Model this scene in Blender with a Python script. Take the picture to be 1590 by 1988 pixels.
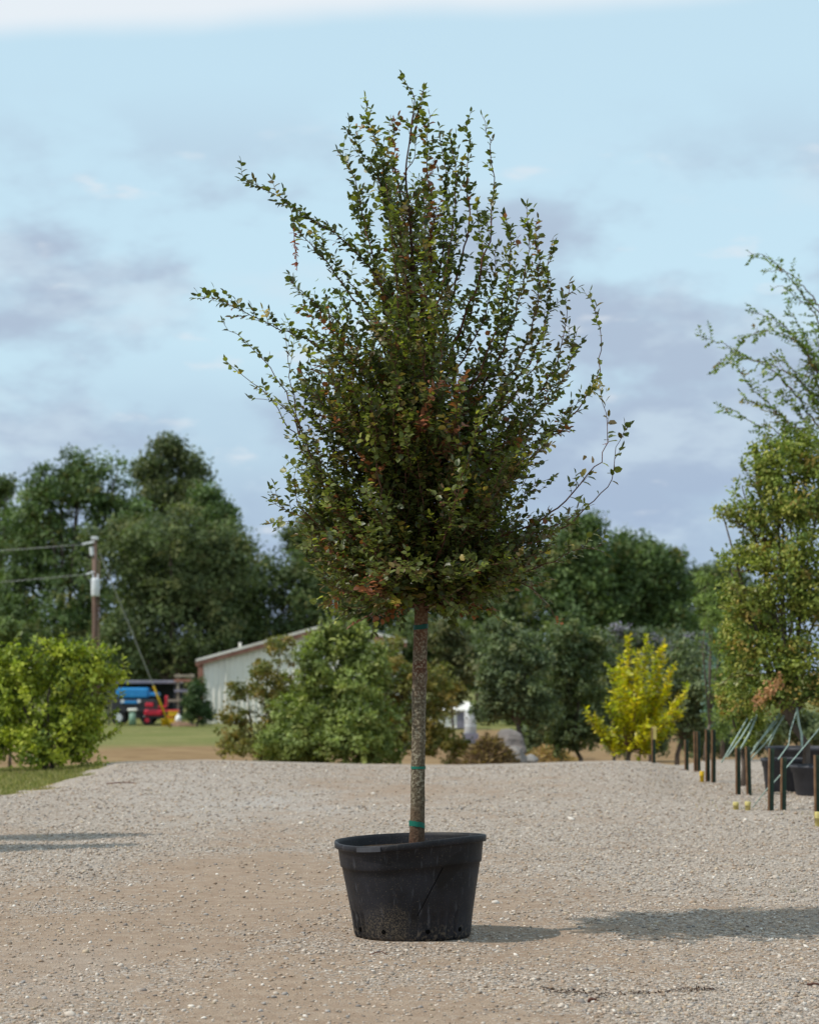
import bpy, bmesh, math, random
import numpy as np
from mathutils import Vector, Matrix

random.seed(7)
rng = np.random.default_rng(7)
scene = bpy.context.scene
for o in list(bpy.data.objects):
    bpy.data.objects.remove(o)
COL = scene.collection
R = math.radians

# ------------------------------------------------------------------ camera
F = 4530.0                    # focal length in photograph pixels
CAM_H = 1.5
PITCH = math.atan(310 / F)
cam_d = bpy.data.cameras.new('camera')
cam = bpy.data.objects.new('camera', cam_d)
COL.objects.link(cam)
cam.location = (0, 0, CAM_H)
cam.rotation_euler = (R(90) + PITCH, 0, 0)
cam_d.sensor_fit = 'VERTICAL'
cam_d.sensor_height = 36
cam_d.lens = 36 * F / 1988
cam_d.clip_start = 0.1
cam_d.clip_end = 4000
cam_d.dof.use_dof = True
cam_d.dof.focus_distance = 13.3
cam_d.dof.aperture_fstop = 3.7
scene.camera = cam
scene.view_settings.view_transform = 'Standard'
scene.view_settings.look = 'None'
scene.view_settings.gamma = 1
scene.view_settings.use_curve_mapping = False
scene.view_settings.exposure = 0.0

# ------------------------------------------------------------------ sun and sky
SUN_EL, SUN_AZ = R(51), R(20)      # shadows fall to the right and a little away from the camera
sun_dir = Vector((-math.cos(SUN_AZ) * math.cos(SUN_EL), -math.sin(SUN_AZ) * math.cos(SUN_EL), math.sin(SUN_EL)))
sl = bpy.data.lights.new('sun', 'SUN')
sl.energy = 3.6
sl.angle = R(0.9)
sl.color = (1.0, 0.945, 0.86)
so = bpy.data.objects.new('sun', sl)
COL.objects.link(so)
so.rotation_euler = (-sun_dir).to_track_quat('-Z', 'Y').to_euler()

world = bpy.data.worlds.new('World')
scene.world = world
world.use_nodes = True
wt = world.node_tree
wt.nodes.clear()
def N(t, typ, **kw):
    n = t.nodes.new(typ)
    for k, v in kw.items():
        if k == 'inp':
            for i, val in v.items():
                n.inputs[i].default_value = val
        else:
            setattr(n, k, v)
    return n
def math_n(t, op, a, b=None, c=None, clamp=False):
    n = t.nodes.new('ShaderNodeMath'); n.operation = op; n.use_clamp = clamp
    for i, v in enumerate((a, b, c)):
        if v is None: continue
        if isinstance(v, (int, float)): n.inputs[i].default_value = v
        else: t.links.new(v, n.inputs[i])
    return n.outputs[0]
def smooth_n(t, v, a, b):
    n = t.nodes.new('ShaderNodeMapRange'); n.interpolation_type = 'SMOOTHSTEP'
    t.links.new(v, n.inputs[0]); n.inputs[1].default_value = a; n.inputs[2].default_value = b
    return n.outputs[0]
def mix_n(t, fac, a, b, blend='MIX'):
    n = t.nodes.new('ShaderNodeMix'); n.data_type = 'RGBA'; n.blend_type = blend
    for i, v in ((0, fac), (6, a), (7, b)):
        if isinstance(v, (int, float)): n.inputs[i].default_value = v
        elif isinstance(v, tuple): n.inputs[i].default_value = (*v[:3], 1)
        else: t.links.new(v, n.inputs[i])
    return n.outputs[2]
SKY_STR = 0.1
sky = N(wt, 'ShaderNodeTexSky', sky_type='NISHITA', sun_disc=False)
sky.sun_elevation = SUN_EL
sky.sun_rotation = math.atan2(sun_dir.x, sun_dir.y)
sky.air_density = 1.0; sky.dust_density = 0.6; sky.ozone_density = 1.5
tc = N(wt, 'ShaderNodeTexCoord')
sep = N(wt, 'ShaderNodeSeparateXYZ'); wt.links.new(tc.outputs['Generated'], sep.inputs[0])
def wnoise(scale, loc, stretch, detail=5, rough=0.55, rot=0.0):
    m = N(wt, 'ShaderNodeMapping'); m.inputs['Location'].default_value = loc
    m.inputs['Scale'].default_value = stretch; m.inputs['Rotation'].default_value = (0, rot, 0)
    wt.links.new(tc.outputs['Generated'], m.inputs[0])
    n = N(wt, 'ShaderNodeTexNoise'); n.inputs['Scale'].default_value = scale
    n.inputs['Detail'].default_value = detail; n.inputs['Roughness'].default_value = rough
    wt.links.new(m.outputs[0], n.inputs[0])
    return n.outputs[0]
K = 1 / SKY_STR
def k3(c): return (c[0] * K, c[1] * K, c[2] * K)
# thin veil that makes the blue paler, grey-lavender patches, haze bank at the horizon, small white wisps, one large white bank
veil = mix_n(wt, 0.70, sky.outputs[0], k3((0.70, 0.95, 1.07)))
n1 = wnoise(9.0, (0.35, 0.1, 0.25), (1, 1, 1.9), 5, 0.55, R(-25))
grey = math_n(wt, 'MULTIPLY', math_n(wt, 'MULTIPLY', smooth_n(wt, n1, 0.42, 0.58), smooth_n(wt, sep.outputs[2], 0.255, 0.175)), 0.95)
c1 = mix_n(wt, grey, veil, k3((0.43, 0.525, 0.665)))
n3 = wnoise(7.0, (1.3, 0.4, 0.2), (1, 1, 2.2), 3, 0.5)
lowmask = smooth_n(wt, math_n(wt, 'ADD', sep.outputs[2], math_n(wt, 'MULTIPLY', math_n(wt, 'SUBTRACT', n3, 0.5), 0.10)), 0.150, 0.050)
c2 = mix_n(wt, math_n(wt, 'MULTIPLY', lowmask, 0.8), c1, k3((0.385, 0.495, 0.665)))
n5 = wnoise(10.0, (0.7, 1.4, 0.9), (1, 1, 2.4), 5, 0.6, R(-20))
brk = math_n(wt, 'MULTIPLY', math_n(wt, 'MULTIPLY', smooth_n(wt, n5, 0.50, 0.66), smooth_n(wt, sep.outputs[2], 0.235, 0.18)), 0.55)
c2 = mix_n(wt, brk, c2, k3((0.64, 0.78, 0.88)))
n2 = wnoise(22.0, (2.1, 0.7, 0.4), (1, 1, 3.0), 4, 0.5)
wisp = math_n(wt, 'MULTIPLY', math_n(wt, 'MULTIPLY', smooth_n(wt, n2, 0.60, 0.72), smooth_n(wt, sep.outputs[2], 0.24, 0.20)), 0.6)
c3 = mix_n(wt, wisp, c2, k3((0.78, 0.82, 0.87)))
n4 = wnoise(5.0, (0.9, 0.2, 0.1), (1, 1, 1.6), 4, 0.55)
edge = math_n(wt, 'SUBTRACT', sep.outputs[2], math_n(wt, 'MULTIPLY_ADD', sep.outputs[0], 0.055, 0.2715))
edge = math_n(wt, 'ADD', edge, math_n(wt, 'MULTIPLY', math_n(wt, 'SUBTRACT', n4, 0.5), 0.016))
bank = math_n(wt, 'MULTIPLY', smooth_n(wt, edge, -0.003, 0.010), smooth_n(wt, sep.outputs[2], 0.62, 0.40))
c4 = mix_n(wt, math_n(wt, 'MULTIPLY', bank, 0.9), c3, k3((0.83, 0.88, 0.93)))
bg = N(wt, 'ShaderNodeBackground'); bg.inputs[1].default_value = SKY_STR
wt.links.new(c4, bg.inputs[0])
wo = N(wt, 'ShaderNodeOutputWorld'); wt.links.new(bg.outputs[0], wo.inputs[0])

# ------------------------------------------------------------------ helpers
def at(px, py, d):
    """world point that stands at distance y = d and is seen at photograph pixel (px, py)"""
    rx, up = (px - 795) / F, (994 - py) / F
    c, s = math.cos(PITCH), math.sin(PITCH)
    y, z = c - up * s, s + up * c
    k = d / y
    return Vector((rx * k, d, CAM_H + z * k))
def ppm(d): return F / d

def sstep(v, a, b):
    t = np.clip((v - a) / (b - a), 0, 1)
    return t * t * (3 - 2 * t)
_g = {}
def vnoise(x, y, scale, seed=0):
    """smooth value noise in numpy"""
    if seed not in _g: _g[seed] = np.random.default_rng(100 + seed).random((64, 64))
    g = _g[seed]
    u, v = np.asarray(x, float) / scale + 200, np.asarray(y, float) / scale + 200
    i, j = np.floor(u).astype(int), np.floor(v).astype(int)
    a, b = u - i, v - j
    a = a * a * (3 - 2 * a); b = b * b * (3 - 2 * b)
    i0, i1, j0, j1 = i % 64, (i + 1) % 64, j % 64, (j + 1) % 64
    return (g[i0, j0] * (1 - a) + g[i1, j0] * a) * (1 - b) + (g[i0, j1] * (1 - a) + g[i1, j1] * a) * b
CREST_PX = np.array([-2000, 0, 130, 250, 400, 550, 700, 900, 1000, 1100, 1200, 1260, 1330, 1420, 3000])
CREST_PY = np.array([1508, 1506, 1500, 1489, 1485, 1490, 1495, 1497, 1494, 1490, 1487, 1490, 1505, 1507, 1507])
def grass_side(x, y):
    """positive on the lawn side of the left gravel edge"""
    ex = np.interp(y, [0, 20, 27.5, 29, 31, 33, 35, 40], [-30, -9.0, -5.6, -4.9, -4.65, -4.55, -4.55, -5.0])
    return ex - x
def zg(x, y):
    x = np.asarray(x, float); y = np.asarray(y, float)
    px = 795 + F * x / np.maximum(y, 8)
    crest = 1.5 - (np.interp(px, CREST_PX, CREST_PY) - 1304) / F * 34
    z = crest * sstep(y, 25, 33.5)
    right = sstep(px, 1290, 1420)
    drop = sstep(y, 34 + 8 * right, 64)
    z = z * (1 - drop) - 1.22 * drop
    near = 1 - sstep(y, 30, 40)
    z = z + near * ((vnoise(x, y, 2.3, 1) - 0.5) * 0.04 + (vnoise(x, y, 0.6, 2) - 0.5) * 0.022)
    z = z + near * right * 0.05 * sstep(y, 18, 22) * (vnoise(x, y, 1.1, 3) - 0.4)
    return z
def zgf(x, y): return float(zg(np.array([x]), np.array([y]))[0])

def tag(o, label=None, cat=None, group=None, kind=None):
    if label: o['label'] = label
    if cat: o['category'] = cat
    if group: o['group'] = group
    if kind: o['kind'] = kind
    return o
def empty(name, loc, label, cat, group=None):
    o = bpy.data.objects.new(name, None); COL.objects.link(o)
    o.location = loc; o.empty_display_size = 0.1
    return tag(o, label, cat, group)
def wloc(o):
    v = Vector((0, 0, 0))
    while o: v += o.location; o = o.parent
    return v
def link(name, me, parent=None, loc=None):
    o = bpy.data.objects.new(name, me); COL.objects.link(o)
    if parent: o.parent = parent
    if loc is not None: o.location = loc
    return o
def np_mesh(name, V, Fc, m, cols=None, smooth=False):
    me = bpy.data.meshes.new(name)
    V = np.ascontiguousarray(V, dtype=np.float32); Fc = np.ascontiguousarray(Fc, dtype=np.int32)
    nf, k = Fc.shape
    me.vertices.add(len(V)); me.vertices.foreach_set('co', V.ravel())
    me.loops.add(nf * k); me.loops.foreach_set('vertex_index', Fc.ravel())
    me.polygons.add(nf); me.polygons.foreach_set('loop_start', np.arange(0, nf * k, k, dtype=np.int32))
    me.update(calc_edges=True)
    if smooth: me.polygons.foreach_set('use_smooth', np.ones(nf, dtype=bool))
    if cols is not None:
        a = me.attributes.new('Col', 'FLOAT_COLOR', 'POINT')
        c = np.ones((len(V), 4), np.float32); c[:, :3] = cols
        a.data.foreach_set('color', c.ravel())
    me.materials.append(m)
    return me
class MB:
    def __init__(s): s.v = []; s.f = []
    def add(s, V, Fc):
        n = len(s.v); s.v += [tuple(p) for p in V]; s.f += [tuple(i + n for i in q) for q in Fc]; return s
    def box(s, c, size, rz=0, bev=0.0, rx=0):
        bm = bmesh.new(); bmesh.ops.create_cube(bm, size=1)
        for v in bm.verts: v.co = Vector((v.co.x * size[0], v.co.y * size[1], v.co.z * size[2]))
        if bev: bmesh.ops.bevel(bm, geom=bm.edges[:], offset=bev, segments=2, affect='EDGES', profile=0.5)
        M = Matrix.Translation(c) @ Matrix.Rotation(rz, 4, 'Z') @ Matrix.Rotation(rx, 4, 'X')
        bm.verts.index_update()
        s.add([M @ v.co for v in bm.verts], [[v.index for v in q.verts] for q in bm.faces]); bm.free(); return s
    def tube(s, pts, rad, n=8, cap=True):
        pts = [Vector(p) for p in pts]; V = []; Fc = []
        if isinstance(rad, (int, float)): rad = [rad] * len(pts)
        ref = None
        for i, p in enumerate(pts):
            t = (pts[min(i + 1, len(pts) - 1)] - pts[max(i - 1, 0)])
            t = t.normalized() if t.length > 1e-9 else Vector((0, 0, 1))
            if ref is None: ref = Vector((1, 0, 0)) if abs(t.x) < 0.8 else Vector((0, 1, 0))
            a = (ref - t * ref.dot(t)).normalized(); b = t.cross(a); ref = a
            for k in range(n):
                w = 2 * math.pi * k / n
                V.append(p + (a * math.cos(w) + b * math.sin(w)) * rad[i])
        for i in range(len(pts) - 1):
            for k in range(n):
                Fc.append((i * n + k, i * n + (k + 1) % n, (i + 1) * n + (k + 1) % n, (i + 1) * n + k))
        if cap:
            Fc.append(tuple(range(n - 1, -1, -1))); Fc.append(tuple((len(pts) - 1) * n + k for k in range(n)))
        return s.add(V, Fc)
    def lathe(s, prof, c=(0, 0, 0), n=32, warp=None):
        V = []; Fc = []
        for r, z in prof:
            for k in range(n):
                w = 2 * math.pi * k / n
                p = (r * math.cos(w), r * math.sin(w), z)
                if warp: p = warp(*p)
                V.append((c[0] + p[0], c[1] + p[1], c[2] + p[2]))
        for i in range(len(prof) - 1):
            for k in range(n):
                Fc.append((i * n + k, i * n + (k + 1) % n, (i + 1) * n + (k + 1) % n, (i + 1) * n + k))
        return s.add(V, Fc)
    def build(s, name, m, parent=None, smooth=False, origin=None):
        """vertices are in world coordinates; origin only for top-level meshes"""
        off = wloc(parent) if parent else Vector(origin or (0, 0, 0))
        me = bpy.data.meshes.new(name)
        me.from_pydata([Vector(v) - off for v in s.v], [], s.f); me.update()
        if smooth: me.polygons.foreach_set('use_smooth', np.ones(len(me.polygons), dtype=bool))
        me.materials.append(m)
        return link(name, me, parent, None if parent else off)

# ------------------------------------------------------------------ materials
def new_mat(name):
    m = bpy.data.materials.new(name); m.use_nodes = True
    t = m.node_tree; p = t.nodes['Principled BSDF']
    return m, t, p
def mat(name, base, rough=0.75, spec=0.3, c2=None, scale=8.0, lo=0.4, hi=0.65, bump=0.0, bscale=40.0, metal=0.0, stretch=(1, 1, 1)):
    m, t, p = new_mat(name)
    p.inputs['Roughness'].default_value = rough; p.inputs['Specular IOR Level'].default_value = spec
    p.inputs['Metallic'].default_value = metal
    p.inputs['Base Color'].default_value = (*base, 1)
    tcn = N(t, 'ShaderNodeTexCoord'); mp = N(t, 'ShaderNodeMapping'); mp.inputs['Scale'].default_value = stretch
    t.links.new(tcn.outputs['Object'], mp.inputs[0])
    if c2:
        n = N(t, 'ShaderNodeTexNoise'); n.inputs['Scale'].default_value = scale; n.inputs['Detail'].default_value = 6
        t.links.new(mp.outputs[0], n.inputs[0])
        t.links.new(mix_n(t, smooth_n(t, n.outputs[0], lo, hi), base, c2), p.inputs['Base Color'])
    if bump:
        n = N(t, 'ShaderNodeTexNoise'); n.inputs['Scale'].default_value = bscale; n.inputs['Detail'].default_value = 5
        t.links.new(mp.outputs[0], n.inputs[0])
        b = N(t, 'ShaderNodeBump'); b.inputs['Strength'].default_value = bump; b.inputs['Distance'].default_value = 0.02
        t.links.new(n.outputs[0], b.inputs['Height']); t.links.new(b.outputs[0], p.inputs['Normal'])
    return m
def leaf_mat(name, trans=0.3, rough=0.5, spec=0.35, attr=True, base=(0.05, 0.08, 0.02)):
    m, t, p = new_mat(name)
    p.inputs['Roughness'].default_value = rough; p.inputs['Specular IOR Level'].default_value = spec
    if attr:
        a = N(t, 'ShaderNodeAttribute'); a.attribute_name = 'Col'; c = a.outputs['Color']
    else:
        rgb = N(t, 'ShaderNodeRGB'); rgb.outputs[0].default_value = (*base, 1); c = rgb.outputs[0]
    t.links.new(c, p.inputs['Base Color'])
    tr = N(t, 'ShaderNodeBsdfTranslucent')
    t.links.new(mix_n(t, 1.0, c, (1.5, 1.7, 0.7), 'MULTIPLY'), tr.inputs[0])
    mx = N(t, 'ShaderNodeMixShader'); mx.inputs[0].default_value = trans
    t.links.new(p.outputs[0], mx.inputs[1]); t.links.new(tr.outputs[0], mx.inputs[2])
    t.links.new(mx.outputs[0], t.nodes['Material Output'].inputs[0])
    return m
M_LEAF = leaf_mat('leaf', 0.36, 0.40, 0.5)
M_FOL = leaf_mat('foliage', 0.25, 0.6, 0.25)
M_GRASS = leaf_mat('grass', 0.3, 0.7, 0.15)
M_BARK_FAR = mat('bark', (0.09, 0.07, 0.055), 0.9, 0.2, (0.16, 0.13, 0.11), 6, bump=0.5, stretch=(1, 1, 0.25))
M_TWIG = mat('twig bark', (0.095, 0.042, 0.029), 0.8, 0.25, (0.17, 0.08, 0.055), 25)

# trunk bark of the elm: lichen-flecked grey over red-brown
def trunk_mat():
    m, t, p = new_mat('elm bark')
    p.inputs['Roughness'].default_value = 0.9; p.inputs['Specular IOR Level'].default_value = 0.2
    tcn = N(t, 'ShaderNodeTexCoord'); s = N(t, 'ShaderNodeSeparateXYZ'); t.links.new(tcn.outputs['Object'], s.inputs[0])
    n = N(t, 'ShaderNodeTexNoise'); n.inputs['Scale'].default_value = 14; n.inputs['Detail'].default_value = 5
    t.links.new(tcn.outputs['Object'], n.inputs[0])
    zz = math_n(t, 'ADD', s.outputs[2], math_n(t, 'MULTIPLY', math_n(t, 'SUBTRACT', n.outputs[0], 0.5), 0.35))
    ramp = N(t, 'ShaderNodeValToRGB'); t.links.new(math_n(t, 'DIVIDE', zz, 2.4), ramp.inputs[0])
    e = ramp.color_ramp.elements
    e[0].position = 0.0; e[0].color = (0.085, 0.045, 0.028, 1)
    e[1].position = 1.0; e[1].color = (0.07, 0.032, 0.024, 1)
    for pos, c in ((0.06, (0.12, 0.08, 0.05)), (0.13, (0.11, 0.088, 0.058)), (0.35, (0.135, 0.11, 0.075)), (0.43, (0.11, 0.05, 0.03)), (0.46, (0.13, 0.10, 0.07)), (0.51, (0.13, 0.06, 0.035)), (0.55, (0.14, 0.08, 0.045)), (0.62, (0.075, 0.035, 0.026))):
        q = e.new(pos); q.color = (*c, 1)
    v = N(t, 'ShaderNodeTexNoise'); v.inputs['Scale'].default_value = 70; v.inputs['Detail'].default_value = 4
    t.links.new(tcn.outputs['Object'], v.inputs[0])
    fleck = smooth_n(t, v.outputs[0], 0.52, 0.60)
    inzone = math_n(t, 'MULTIPLY', smooth_n(t, zz, 0.16, 0.35), smooth_n(t, zz, 1.5, 1.05))
    c = mix_n(t, math_n(t, 'MULTIPLY', fleck, math_n(t, 'MULTIPLY_ADD', inzone, 0.42, 0.05)), ramp.outputs[0], (0.36, 0.33, 0.245))
    dark = smooth_n(t, v.outputs[0], 0.46, 0.40)
    c = mix_n(t, math_n(t, 'MULTIPLY', dark, 0.38), c, (0.03, 0.02, 0.015))
    t.links.new(c, p.inputs['Base Color'])
    b = N(t, 'ShaderNodeBump'); b.inputs['Strength'].default_value = 0.8; b.inputs['Distance'].default_value = 0.01
    t.links.new(v.outputs[0], b.inputs['Height']); t.links.new(b.outputs[0], p.inputs['Normal'])
    return m
M_TRUNK = trunk_mat()
M_TAPE = mat('green tape', (0.0, 0.12, 0.08), 0.45, 0.4)

def pot_mat(name, dust=True):
    m, t, p = new_mat(name)
    p.inputs['Roughness'].default_value = 0.5; p.inputs['Specular IOR Level'].default_value = 0.24
    tcn = N(t, 'ShaderNodeTexCoord'); s = N(t, 'ShaderNodeSeparateXYZ'); t.links.new(tcn.outputs['Object'], s.inputs[0])
    def nz(scale, stretch=(1, 1, 1), det=6):
        mp = N(t, 'ShaderNodeMapping'); mp.inputs['Scale'].default_value = stretch; t.links.new(tcn.outputs['Object'], mp.inputs[0])
        n = N(t, 'ShaderNodeTexNoise'); n.inputs['Scale'].default_value = scale; n.inputs['Detail'].default_value = det
        t.links.new(mp.outputs[0], n.inputs[0]); return n.outputs[0]
    c = mix_n(t, smooth_n(t, nz(5), 0.35, 0.7), (0.007, 0.0075, 0.010) if dust else (0.038, 0.039, 0.046), (0.018, 0.0185, 0.024) if dust else (0.06, 0.062, 0.072))
    c = mix_n(t, math_n(t, 'MULTIPLY', smooth_n(t, nz(40, (1, 1, 0.15)), 0.58, 0.75), 0.5), c, (0.09, 0.095, 0.11))
    if dust:
        # dried splash of dust, front left low; a wet dark stain, front right high
        dx = math_n(t, 'ADD', s.outputs[0], 0.14); dz = math_n(t, 'SUBTRACT', s.outputs[2], 0.08)
        r2 = math_n(t, 'ADD', math_n(t, 'MULTIPLY', dx, dx), math_n(t, 'MULTIPLY', math_n(t, 'MULTIPLY', dz, dz), 1.5))
        spl = math_n(t, 'MULTIPLY', smooth_n(t, math_n(t, 'ADD', r2, math_n(t, 'MULTIPLY', math_n(t, 'SUBTRACT', nz(22), 0.5), 0.03)), 0.034, -0.004), smooth_n(t, nz(130), 0.44, 0.64))
        low = math_n(t, 'MULTIPLY', smooth_n(t, s.outputs[2], 0.16, 0.0), smooth_n(t, nz(60), 0.5, 0.66))
        fine = math_n(t, 'MULTIPLY', smooth_n(t, nz(170), 0.62, 0.72), 0.45)
        d = math_n(t, 'MAXIMUM', math_n(t, 'MULTIPLY', math_n(t, 'MAXIMUM', spl, low), 0.38), fine)
        c = mix_n(t, d, c, (0.24, 0.19, 0.13))
        ex = math_n(t, 'SUBTRACT', s.outputs[0], 0.21); ez = math_n(t, 'SUBTRACT', s.outputs[2], 0.40)
        ez = math_n(t, 'SUBTRACT', ez, math_n(t, 'MULTIPLY', ex, 0.9))
        q = math_n(t, 'ADD', math_n(t, 'MULTIPLY', ex, ex), math_n(t, 'MULTIPLY', math_n(t, 'MULTIPLY', ez, ez), 2.2))
        q = math_n(t, 'ADD', q, math_n(t, 'MULTIPLY', math_n(t, 'SUBTRACT', nz(18), 0.5), 0.012))
        c = mix_n(t, math_n(t, 'MULTIPLY', smooth_n(t, q, 0.0095, 0.006), 0.85), c, (0.004, 0.004, 0.005))
    t.links.new(c, p.inputs['Base Color'])
    t.links.new(math_n(t, 'MULTIPLY_ADD', nz(9), 0.35, 0.36), p.inputs['Roughness'])
    b = N(t, 'ShaderNodeBump'); b.inputs['Strength'].default_value = 0.25; b.inputs['Distance'].default_value = 0.01
    t.links.new(nz(12), b.inputs['Height']); t.links.new(b.outputs[0], p.inputs['Normal'])
    return m
M_POT = pot_mat('black plastic')
M_POT2 = pot_mat('black plastic plain', False)
M_SOIL = mat('potting soil', (0.035, 0.024, 0.017), 0.95, 0.1, (0.07, 0.05, 0.035), 60, bump=1.0, bscale=80)

def gravel_mat():
    m, t, p = new_mat('gravel')
    p.inputs['Roughness'].default_value = 0.92; p.inputs['Specular IOR Level'].default_value = 0.15
    g = N(t, 'ShaderNodeNewGeometry')
    a = N(t, 'ShaderNodeAttribute'); a.attribute_name = 'Col'
    s = N(t, 'ShaderNodeSeparateColor'); t.links.new(a.outputs['Color'], s.inputs[0])
    def vor(scale):
        v = N(t, 'ShaderNodeTexVoronoi'); v.inputs['Scale'].default_value = scale
        t.links.new(g.outputs['Position'], v.inputs['Vector']); return v
    def nz(scale, det=5):
        n = N(t, 'ShaderNodeTexNoise'); n.inputs['Scale'].default_value = scale; n.inputs['Detail'].default_value = det
        t.links.new(g.outputs['Position'], n.inputs[0]); return n.outputs[0]
    v1 = vor(50); v2 = vor(105)
    sc = N(t, 'ShaderNodeSeparateColor'); t.links.new(v1.outputs['Color'], sc.inputs[0])
    ramp = N(t, 'ShaderNodeValToRGB'); t.links.new(sc.outputs[0], ramp.inputs[0])
    e = ramp.color_ramp.elements; e[0].position = 0; e[0].color = (0.16, 0.13, 0.105, 1); e[1].position = 1; e[1].color = (0.52, 0.455, 0.39, 1)
    for pos, c in ((0.3, (0.30, 0.248, 0.205)), (0.55, (0.365, 0.30, 0.248)), (0.8, (0.43, 0.365, 0.308))):
        q = e.new(pos); q.color = (*c, 1)
    dirt = mix_n(t, smooth_n(t, nz(7), 0.35, 0.68), (0.305, 0.216, 0.152), (0.375, 0.282, 0.208))
    dirt = mix_n(t, smooth_n(t, nz(170), 0.42, 0.72), dirt, (0.16, 0.115, 0.08))
    stone_here = smooth_n(t, math_n(t, 'ADD', s.outputs[0], math_n(t, 'MULTIPLY', math_n(t, 'SUBTRACT', sc.outputs[1], 0.5), 0.9)), 0.35, 0.55)
    c = mix_n(t, stone_here, dirt, ramp.outputs[0])
    c = mix_n(t, math_n(t, 'MULTIPLY', s.outputs[1], 0.55), c, (0.41, 0.38, 0.355))
    t.links.new(c, p.inputs['Base Color'])
    h = math_n(t, 'ADD', math_n(t, 'MULTIPLY', math_n(t, 'SUBTRACT', 0.5, v1.outputs['Distance']), math_n(t, 'MULTIPLY_ADD', stone_here, 0.8, 0.2)), math_n(t, 'MULTIPLY', v2.outputs['Distance'], -0.35))
    b = N(t, 'ShaderNodeBump'); b.inputs['Strength'].default_value = 0.9; b.inputs['Distance'].default_value = 0.012
    t.links.new(h, b.inputs['Height']); t.links.new(b.outputs[0], p.inputs['Normal'])
    return m
M_GRAVEL = gravel_mat()
def attr_mat(name, rough=0.9, spec=0.15):
    m, t, p = new_mat(name)
    p.inputs['Roughness'].default_value = rough; p.inputs['Specular IOR Level'].default_value = spec
    a = N(t, 'ShaderNodeAttribute'); a.attribute_name = 'Col'; t.links.new(a.outputs['Color'], p.inputs['Base Color'])
    return m
M_STONE = attr_mat('loose stone')
def land_mat():
    m, t, p = new_mat('land')
    p.inputs['Roughness'].default_value = 0.95; p.inputs['Specular IOR Level'].default_value = 0.1
    g = N(t, 'ShaderNodeNewGeometry'); s = N(t, 'ShaderNodeSeparateXYZ'); t.links.new(g.outputs['Position'], s.inputs[0])
    def nz(scale, det=6):
        n = N(t, 'ShaderNodeTexNoise'); n.inputs['Scale'].default_value = scale; n.inputs['Detail'].default_value = det
        t.links.new(g.outputs['Position'], n.inputs[0]); return n.outputs[0]
    gr = mix_n(t, smooth_n(t, nz(0.35), 0.38, 0.66), (0.155, 0.165, 0.05), (0.24, 0.215, 0.085))
    gr = mix_n(t, smooth_n(t, nz(9), 0.4, 0.7), gr, (0.12, 0.135, 0.042))
    wob = math_n(t, 'ADD', s.outputs[1], math_n(t, 'MULTIPLY', math_n(t, 'SUBTRACT', nz(0.12), 0.5), 22.0))
    bare = math_n(t, 'MULTIPLY', smooth_n(t, wob, 39, 44), smooth_n(t, math_n(t, 'SUBTRACT', wob, math_n(t, 'MULTIPLY', smooth_n(t, s.outputs[0], -2, 4), 26.0)), 92, 82))
    so_ = mix_n(t, smooth_n(t, nz(0.8), 0.35, 0.65), (0.20, 0.115, 0.06), (0.29, 0.19, 0.10))
    t.links.new(mix_n(t, math_n(t, 'MULTIPLY', bare, 0.9), gr, so_), p.inputs['Base Color'])
    b = N(t, 'ShaderNodeBump'); b.inputs['Strength'].default_value = 0.7; b.inputs['Distance'].default_value = 0.05
    t.links.new(nz(14), b.inputs['Height']); t.links.new(b.outputs[0], p.inputs['Normal'])
    return m
M_LAND = land_mat()

# ------------------------------------------------------------------ ground
def grid(xs, ys):
    X, Y = np.meshgrid(xs, ys); nx, ny = len(xs), len(ys)
    i = np.arange((ny - 1) * (nx - 1)); r, c = i // (nx - 1), i % (nx - 1); b = r * nx + c
    return X.ravel(), Y.ravel(), np.stack([b, b + 1, b + nx + 1, b + nx], 1)
def gravelness(x, y):
    g = 0.46 * vnoise(x * 0.8, y * 0.62, 1.5, 5) + 0.30 * vnoise(x * 0.8, y * 0.7, 0.5, 6) + 0.24 * vnoise(x, y, 0.17, 7)
    g = g + 0.22 * sstep(np.abs(x + 0.25), 0.8, 1.9) - 0.16 * (1 - sstep(y, 15.5, 19))
    g = g - 0.22 * np.exp(-((x + 1.3) / 1.2) ** 2 - ((y - 17.8) / 2.2) ** 2)
    return np.clip((g - 0.30) / 0.36, 0, 1)
# gravel yard
xs = np.arange(-12, 12.01, 0.13); ys = np.concatenate([np.arange(4, 24, 0.12), np.arange(24, 66, 0.2)])
X, Y, Fc = grid(xs, ys)
Z = zg(X, Y)
gs = grass_side(X, Y) + (vnoise(X, Y, 0.5, 8) - 0.5) * 0.5 + (vnoise(X, Y, 0.15, 9) - 0.5) * 0.25
Z = Z - 0.10 * sstep(gs, -0.10, 0.35)
Z = Z - 0.25 * sstep(Y + (vnoise(X, Y, 1.5, 9) - 0.5) * 2, 40, 44)
cols = np.zeros((len(X), 3)); cols[:, 0] = gravelness(X, Y)
cols[:, 1] = np.clip(np.exp(-((X + 1.7) / 1.3) ** 2 - ((Y - 26.0) / 3.0) ** 2) + 0.6 * np.exp(-((X + 3.2) / 1.0) ** 2 - ((Y - 31.0) / 2.5) ** 2) + 0.5 * np.exp(-((X + 1.9) / .6) ** 2 - ((Y - 11.5) / 1.5) ** 2), 0, 1) * vnoise(X, Y, 0.4, 12)
o = link('gravel_yard', np_mesh('gravel_yard', np.stack([X, Y, Z], 1), Fc, M_GRAVEL, cols, True))
yard = tag(o, 'open yard of packed tan dirt and pale gravel', 'gravel yard', kind='structure')
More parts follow.
